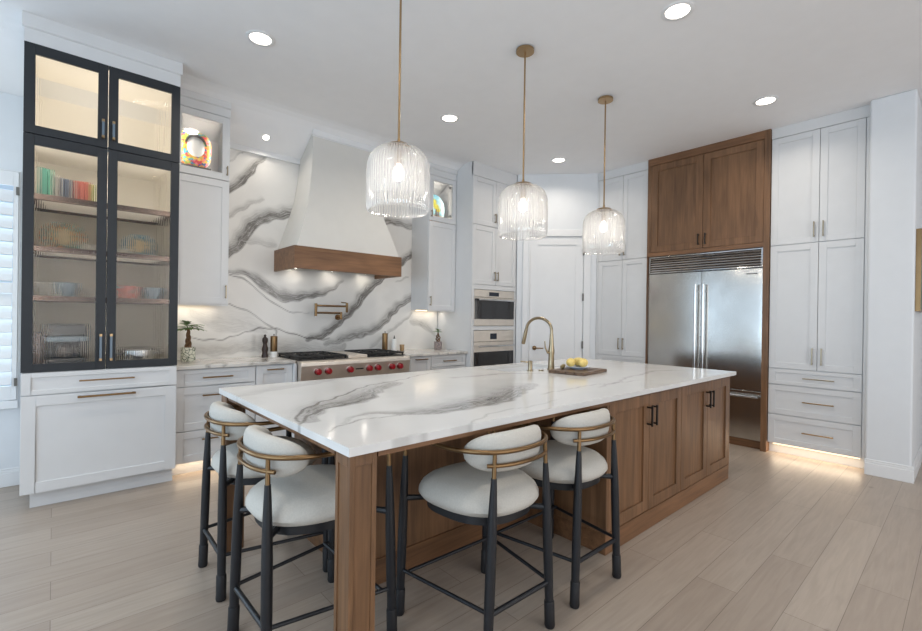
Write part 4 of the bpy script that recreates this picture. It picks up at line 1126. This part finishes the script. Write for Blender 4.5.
# ================================================================ CEILING LIGHTS
def make_can():
    t = thing('ceiling_light', '', 'ceiling light', (0, 0, 0), 'recessed ceiling lights')
    MB().lathe([(.070, .0), (.074, -.006), (.094, -.006), (.098, -.003), (.098, 0)], (0, 0, 0), 36, caps=False).build('trim_ring', TRIMP, t)
    MB().lathe([(.001, -.003), (.070, -.003), (.071, 0)], (0, 0, 0), 36, caps=False).build('lens', LENS, t)
    return t
can = make_can()
CANS = [(2.963, 1.283, 'recessed ceiling light in front of the pendants, closest to the camera'),
        (1.09, 3.431, 'recessed ceiling light in front of the black display cabinet'),
        (2.923, 3.494, 'recessed ceiling light on the flat ceiling right of the hood'),
        (4.748, 1.261, 'recessed ceiling light in front of the oak refrigerator cabinet'),
        (4.685, 3.468, 'recessed ceiling light in front of the pantry door')]
for i, (x, y, lab) in enumerate(CANS):
    c = can if i == 0 else copy_tree(can); c.location = (x, y, ZC-.001); c['label'] = lab
    area('ceiling_lamp_beam', (x, y, ZC-.012), (0, 0, 0), .13, .13, 13, 'neutral', 'DISK', 150)
# on the sloping part above the splashback
c = copy_tree(can); c.location = (1.572, 4.745, ceil_z(4.745)-.002); c.scale = (.42, .42, .42); c.rotation_euler = (-math.atan2(.248, .364), 0, 0)
c['label'] = 'small recessed light in the sloping ceiling left of the hood'
area('ceiling_lamp_beam', (1.572, 4.735, ceil_z(4.745)-.014), (-math.radians(20), 0, 0), .05, .05, 3, 'neutral', 'DISK', 150)
# the same lamps carry on over the rest of the room
for x, y in ((1.1, 1.28), (-.9, 3.43), (-.9, 1.28), (-.9, -1.0), (2.0, -1.2), (4.7, -1.2)):
    area('ceiling_lamp_beam', (x, y, ZC-.012), (0, 0, 0), .13, .13, 10, 'neutral', 'DISK', 150)

# picture in the hall
t = thing('picture_frame', 'brass framed picture on the hall wall at the right edge', 'picture', (5.8, .33, 1.8))
m = MB(); x0, x1, z0, z1 = 5.46, 6.1, 1.45, 2.15
m.box(x0, x0+.02, .295, .329, z0, z1); m.box(x1-.02, x1, .295, .329, z0, z1); m.box(x0+.02, x1-.02, .295, .329, z0, z0+.02); m.box(x0+.02, x1-.02, .295, .329, z1-.02, z1)
m.build('frame', BRASSD, t); MB().box(x0+.02, x1-.02, .312, .329, z0+.02, z1-.02).build('print', plain('muted_green_print', (120, 130, 112), .6, var=.3, scale=5), t)

# ================================================================ COUNTER ITEMS
ZS = .9145
def plant(x, y, pot_r, pot_h, trunk_h, spread, nleaf, potmat, label, loops=False, s=1.0):
    t = thing('potted_plant', label, 'plant', (x, y, ZS))
    MB().lathe([(.001, 0), (pot_r*.92, 0), (pot_r, .012), (pot_r, pot_h), (pot_r*.88, pot_h), (pot_r*.86, pot_h-.014), (.001, pot_h-.014)], (x, y, ZS), 32, caps=False).build('pot', potmat, t)
    z0 = ZS+pot_h-.014; m = MB()
    for k in range(3 if not loops else 4):
        pts = []
        for i in range(15):
            q = i/14; a = 2*PI*k/3+q*PI*2.2; r = (.020*(1-q*.65) if not loops else .024*math.sin(PI*min(1, q*1.15))+.004)
            pts.append((x+r*math.cos(a), y+r*math.sin(a), z0+trunk_h*q))
        m.tube(pts, [.013*(1-.5*i/14)*s for i in range(15)], 8)
    m.build('trunk', TRUNK, t)
    rnd = random.Random(int(x*100)); m = MB()
    for k in range(nleaf):
        a = 2*PI*k/nleaf+rnd.uniform(-.4, .4); el = rnd.uniform(.05, 1.35); L = spread*rnd.uniform(.7, 1.05); top = Vector((x, y, z0+trunk_h-.01+rnd.uniform(0, .02)))
        d = Vector((math.cos(a)*math.cos(el), math.sin(a)*math.cos(el), math.sin(el))); stem = top+d*L*.35
        m.tube([top, stem], .0018, 5)
        for j in range(-2, 3):
            aa = a+j*.52; dd = Vector((math.cos(aa)*math.cos(el*.5), math.sin(aa)*math.cos(el*.5), math.sin(el*.6)-.05)).normalized()
            sd = dd.cross(Vector((0, 0, 1))).normalized(); ll = L*(.72-.1*abs(j)); wd = ll*.17; up = sd.cross(dd)
            P = []; 
            for q, ww in ((0, .06), (.3, .75), (.6, 1), (.85, .55), (1, .04)):
                c = stem+dd*ll*q-Vector((0, 0, .32*ll*q*q)); P.append((c-sd*wd*ww, c+up*.0015, c+sd*wd*ww, c-up*.0015))
            vs = [p for r_ in P for p in r_]; fs = []
            for i in range(4):
                for e in range(4): fs.append((i*4+e, i*4+(e+1) % 4, i*4+4+(e+1) % 4, i*4+4+e))
            fs += [(0, 1, 2, 3), (19, 18, 17, 16)]
            m.add(vs, fs, True)
    m.build('leaves', GREENL, t)
def patterned(name, c1, c2, scale, pos=.14):
    m, nt, b = newmat(name); v = objco(nt)
    vo = N(nt, 'ShaderNodeTexVoronoi', feature='DISTANCE_TO_EDGE'); vo.inputs['Scale'].default_value = scale; nt.links.new(v, vo.inputs['Vector'])
    r = N(nt, 'ShaderNodeValToRGB'); r.color_ramp.interpolation = 'CONSTANT'; r.color_ramp.elements[0].color = lin(c1); r.color_ramp.elements[1].position = pos; r.color_ramp.elements[1].color = lin(c2)
    nt.links.new(vo.outputs[0], r.inputs[0]); nt.links.new(r.outputs[0], b.inputs['Base Color']); b.inputs['Roughness'].default_value = .25
    return m
plant(.905, 4.705, .058, .125, .175, .15, 14, patterned('green_patterned_pot', (70, 92, 74), (222, 222, 208), 30, .05), 'small braided money tree in a patterned pot beside the black cabinet')
plant(3.80, 4.72, .052, .105, .13, .085, 8, patterned('grey_pink_pot', (120, 112, 112), (178, 160, 156), 60), 'small plant with looped trunk in a greyish pot beside the oven cabinet', True, .8)
MILL = plain('dark_turned_wood', (48, 34, 30), .3, var=.15)
t = thing('pepper_mill', 'dark turned wooden pepper mill left of the range', 'pepper mill', (1.585, 4.735, ZS))
MB().lathe([(.001, 0), (.031, 0), (.032, .02), (.027, .035), (.025, .05), (.031, .075), (.030, .09), (.021, .12), (.019, .135), (.024, .150)], (1.585, 4.735, ZS), 28, caps=False).build('body', MILL, t)
MB().lathe([(.024, .151), (.028, .165), (.026, .19), (.012, .205), (.009, .212), (.013, .222), (.001, .232)], (1.585, 4.735, ZS), 28, caps=False).build('head', MILL, t)
SOAPW = plain('white_bottle_plastic', (232, 232, 230), .35, var=.02)
def brass_bottle(x, y, z, h, lab, base):
    t = thing('brass_canister', lab, 'canister', (x, y, z))
    if base:
        MB().lathe([(.001, 0), (.034, 0), (.034, base), (.001, base)], (x, y, z), 28, caps=False).build('pale_base', SOAPW, t)
    MB().lathe([(.001, base), (.033, base), (.034, base+.004), (.034, h-.01), (.033, h-.004), (.012, h), (.001, h)], (x, y, z), 28, caps=False).build('brass_body', BRASSD, t)
    MB().lathe([(.004, 0), (.006, .012), (.008, .016), (.001, .02)], (x, y, z+h), 14, caps=False).build('stopper', DARKM, t)
brass_bottle(1.672, 4.735, ZS, .215, 'brass canister with a pale base beside the dark pepper mill', .055)
brass_bottle(3.03, 4.80, ZS, .225, 'brass canister right of the range beside a white bottle', .0)
t = thing('soap_bottle', 'small white bottle with black top right of the range', 'bottle', (3.165, 4.80, ZS))
MB().lathe([(.001, 0), (.033, 0), (.035, .01), (.035, .12), (.026, .145), (.012, .152)], (3.165, 4.80, ZS), 28, caps=False).build('body', SOAPW, t)
MB().lathe([(.012, .152), (.013, .16), (.006, .17), (.005, .19), (.001, .192)], (3.165, 4.80, ZS), 16, caps=False).build('cap', SLEEVE, t)
o = MB().lathe([(.001, 0), (.026, 0), (.028, .006), (.028, .06), (.030, .062), (.030, .078), (.001, .080)], (3.262, 4.77, ZS), 24, caps=False).build('spice_jar', BRASS)
tag(o, 'tiny gold lidded jar right of the white bottle near the range', 'jar')

# lit cabinet left: colourful ornament on a dark stand
def ornament_mat():
    m, nt, b = newmat('mosaic_glaze'); v = objco(nt)
    vo = N(nt, 'ShaderNodeTexVoronoi'); vo.inputs['Scale'].default_value = 52; nt.links.new(v, vo.inputs['Vector'])
    h = N(nt, 'ShaderNodeSeparateColor'); nt.links.new(vo.outputs['Color'], h.inputs[0])
    r = N(nt, 'ShaderNodeValToRGB'); r.color_ramp.interpolation = 'CONSTANT'; e = r.color_ramp.elements
    e[0].color = lin((206, 58, 52)); e[1].position = .16; e[1].color = lin((228, 190, 60))
    for p, c in ((.36, (150, 176, 60)), (.52, (64, 150, 176)), (.66, (226, 120, 130)), (.78, (226, 140, 60)), (.9, (60, 90, 160))):
        k = e.new(p); k.color = lin(c)
    nt.links.new(h.outputs[0], r.inputs[0]); nt.links.new(r.outputs[0], b.inputs['Base Color']); b.inputs['Roughness'].default_value = .3
    return m
t = thing('display_stand', 'dark grey block under the colourful ornament in the lit cabinet left of the hood', 'stand', (.93, 4.66, 2.556))
m = MB(); m.box(.80, 1.05, 4.605, 4.73, 2.5565, 2.655); m.build('block', plain('dark_grey_block', (70, 70, 72), .6), t, bevel=.004)
t = thing('ceramic_ornament', 'rounded colourful mosaic ornament with a white centre in the lit cabinet left of the hood', 'ornament', (.93, 4.66, 2.656))
def superl(cx, cz, a, b, p, y0, y1, n=40, bulge=.02):
    m = MB(); vs = []; fs = []
    rings = [(0.02, y0-bulge), (.5, y0-bulge*.8), (.85, y0-bulge*.35), (1, y0+.008), (1, y1-.008), (.85, y1), (.02, y1)]
    for s, y in rings:
        for k in range(n):
            an = 2*PI*k/n; c, d = math.cos(an), math.sin(an)
            vs.append((cx+s*a*math.copysign(abs(c)**(2/p), c), y, cz+s*b*math.copysign(abs(d)**(2/p), d)))
    for i in range(len(rings)-1):
        for k in range(n): fs.append((i*n+k, i*n+(k+1) % n, (i+1)*n+(k+1) % n, (i+1)*n+k))
    fs += [tuple(range(n)), tuple((len(rings)-1)*n+k for k in range(n))]
    m.add(vs, fs, True); return m
superl(.925, 2.812, .135, .155, 3.2, 4.64, 4.70).build('mosaic_body', ornament_mat(), t)
superl(.930, 2.825, .070, .086, 2.2, 4.617, 4.63, bulge=.008).build('white_centre', SOAPW, t)
m = MB(); pts = []
for i in range(13):
    a = math.radians(8+164*i/12); pts.append((.930+.082*math.cos(a), 4.615, 2.835+.088*math.sin(a)))
m.tube(pts, [.006+.007*math.sin(PI*i/12) for i in range(13)], 8); m.build('dark_arch', plain('dark_glaze', (36, 30, 32), .3), t)

# lit cabinet right: painted plate on edge
t = thing('painted_plate', 'round painted plate with blue sky standing in the lit cabinet right of the hood', 'plate', (3.66, 4.68, 2.556))
m, nt, b = newmat('painted_sky_glaze'); v = objco(nt); sx = N(nt, 'ShaderNodeSeparateXYZ'); nt.links.new(v, sx.inputs[0])
mr = N(nt, 'ShaderNodeMapRange'); mr.inputs['From Min'].default_value = .0; mr.inputs['From Max'].default_value = .36; nt.links.new(sx.outputs[2], mr.inputs['Value'])
r = N(nt, 'ShaderNodeValToRGB'); e = r.color_ramp.elements; e[0].color = lin((196, 110, 60)); e[1].position = 1; e[1].color = lin((120, 196, 220))
for p, c in ((.22, (214, 150, 90)), (.34, (130, 190, 205)), (.6, (196, 222, 224))): k = e.new(p); k.color = lin(c)
nt.links.new(mr.outputs[0], r.inputs[0]); nt.links.new(r.outputs[0], b.inputs['Base Color']); b.inputs['Roughness'].default_value = .2
superl(3.665, 2.745, .178, .186, 2, 4.66, 4.685, bulge=.006).build('disc', m, t)
g = MB()
for dx, dz, rr in ((-.05, .06, .045), (.02, .03, .035), (-.01, .09, .03), (.055, -.01, .028)): g.sphere((3.665+dx, 4.653, 2.745+dz), rr*1.3, .003, rr, 14, 8)
g.build('painted_crowns', plain('yellow_green_glaze', (196, 190, 60), .3, var=.2, scale=50), t)
g = MB()
for dx in (-.05, .02, .055): g.box(3.665+dx-.005, 3.665+dx+.005, 4.650, 4.654, 2.64, 2.745)
g.build('painted_trunks', plain('brown_glaze', (120, 70, 50), .3), t)
o = MB().lathe([(.001, 0), (.022, 0), (.024, .02), (.014, .05), (.001, .06)], (3.845, 4.64, 2.557), 16, caps=False).build('figurine', IRON)
tag(o, 'tiny dark figurine beside the painted plate in the lit cabinet', 'figurine')

# ---------------------------------------------------------------- display cabinet contents
def book(x, w_, h, d, z, rgb, lab):
    t = thing('book', lab, 'book', (x, 4.45, z), 'books on the top shelf')
    cm = plain('book_cover', tuple(int(c*.72) for c in rgb), .7, var=.08)
    m = MB(); m.box(x, x+.003, 4.41, 4.41+d, z, z+h); m.box(x+w_-.003, x+w_, 4.41, 4.41+d, z, z+h); m.box(x+.003, x+w_-.003, 4.41, 4.413, z, z+h); m.build('cover', cm, t)
    MB().box(x+.0035, x+w_-.0035, 4.414, 4.405+d, z+.003, z+h-.003).build('pages', WHITE_IN, t)
BK = [(.032, .20, (216, 206, 190), 'cream book at the left end of the shelf row'), (.030, .205, (32, 108, 92), 'tall dark green book second from the left'), (.026, .20, (60, 136, 110), 'tall pale green book third from the left'), (.026, .17, (214, 210, 200), 'white book right of the green books'),
      (.02, .155, (190, 186, 180), 'light grey thin book beside the navy one'), (.044, .15, (38, 48, 66), 'thick navy book in the middle of the row'), (.02, .148, (170, 160, 150), 'thin beige book right of the navy one'), (.036, .15, (150, 66, 52), 'brick red book left of its larger twin'),
      (.045, .152, (168, 80, 62), 'wide terracotta book near the right end'), (.03, .14, (168, 170, 96), 'olive green book at the right end of the row')]
x = -.115
for w_, h, c, lab in BK:
    book(x, w_, h, .16, 2.1595, c, lab); x += w_+.0035
def dish(name, x, y, z, r, h, mat, lab, cat, grp=None, deep=True):
    pr = [(.001, 0), (r*.55, 0), (r*.58, .006), (r*.9, h*.6), (r, h), (r*.985, h+.003), (r*.86, h*.6), (r*.5, .012), (.001, .011)] if deep else [(.001, 0), (r*.6, 0), (r, h), (r*.99, h+.003), (r*.58, .006), (.001, .006)]
    tag(MB().lathe(pr, (x, y, z), 36, caps=False).build(name, mat), lab, cat, grp)
def rimplate(x, r, z, mat, lab, name='decorative_plate'):
    t = thing(name, lab, 'plate', (x, 4.66, z))
    m = superl(x, z+r, r, r, 2, 4.66, 4.68, bulge=.004); m.build('disc', mat, t)
    m = superl(x, z+r, r*.6, r*.6, 2, 4.648, 4.653, bulge=.003); m.build('centre', plain('dish_centre_glaze', (206, 190, 160), .3, var=.3, scale=25), t)
PAT = patterned('painted_dish_green', (60, 110, 110), (196, 130, 84), 26)
PAT2 = patterned('painted_dish_blue', (70, 130, 160), (226, 214, 196), 30)
rimplate(.055, .115, 1.8, PAT, 'orange and green painted plate on the middle shelf behind the left door')
rimplate(.53, .10, 1.8, PAT2, 'blue and cream painted plate on the middle shelf behind the right door')
CERW = plain('white_ceramic', (226, 224, 218), .25, var=.02); CERB = plain('grey_blue_ceramic', (110, 124, 136), .3, var=.1)
CERT = patterned('teal_red_bowl', (150, 70, 60), (92, 130, 130), 24)
dish('bowl', .20, 4.58, 1.8, .075, .06, CERW, 'small white bowl right of the orange and green plate', 'bowl')
dish('bowl', .40, 4.55, 1.8, .07, .05, CERW, 'small white bowl left of the blue and cream plate', 'bowl')
dish('bowl', -.04, 4.58, 1.4545, .085, .10, CERW, 'deep white bowl at the left end of the lower shelf', 'bowl')
dish('bowl', .075, 4.46, 1.4545, .07, .10, CERB, 'grey blue bowl on the lower shelf behind the left door', 'bowl')
dish('bowl', .20, 4.62, 1.4545, .06, .07, CERW, 'small pale bowl right of the grey blue bowl', 'bowl')
dish('bowl', .43, 4.56, 1.4545, .095, .10, CERT, 'teal and red patterned bowl on the lower shelf behind the right door', 'bowl')
dish('bowl', .615, 4.56, 1.4545, .08, .095, CERB, 'grey blue bowl at the right end of the lower shelf', 'bowl')
def coffee():
    t = thing('coffee_machine', 'black and silver coffee machine on the floor of the display cabinet', 'coffee machine', (.08, 4.55, .95))
    z = .951
    MB().box(-.04, .19, 4.40, 4.70, z, z+.05).build('base', IRON, t, bevel=.01)
    MB().box(-.03, .18, 4.56, 4.70, z+.05, z+.24).build('rear_column', IRON, t, bevel=.01)
    MB().box(-.04, .19, 4.38, 4.70, z+.215, z+.30).build('head', IRON, t, bevel=.015)
    MB().box(-.045, .195, 4.375, 4.70, z+.175, z+.214).build('silver_band', CERB, t, bevel=.008)
    MB().lathe([(.001, 0), (.045, 0), (.06, .02), (.06, .075), (.045, .10), (.04, .105)], (.075, 4.47, z+.051), 28, caps=False).build('jug', DARKM, t)
    MB().box(-.115, -.055, 4.46, 4.66, z, z+.24).build('water_tank', MILL, t, bevel=.01)
coffee()
t = thing('cooking_pot', 'low steel cooking pot on the cabinet floor behind the right glass door', 'pot', (.52, 4.56, .951))
MB().lathe([(.001, 0), (.115, 0), (.125, .01), (.125, .09), (.128, .092), (.12, .094), (.118, .012), (.001, .011)], (.52, 4.56, .951), 36, caps=False).build('body', STEELP, t)
MB().lathe([(.127, .095), (.10, .112), (.02, .122), (.001, .123)], (.52, 4.56, .951), 36, caps=False).build('lid', STEELP, t)
m = MB()
for s in (-1, 1): m.tube([(.52+s*.122, 4.53, 1.01), (.52+s*.15, 4.535, 1.012), (.52+s*.15, 4.585, 1.012), (.52+s*.122, 4.59, 1.01)], .006, 8)
m.build('handle', STEELP, t)
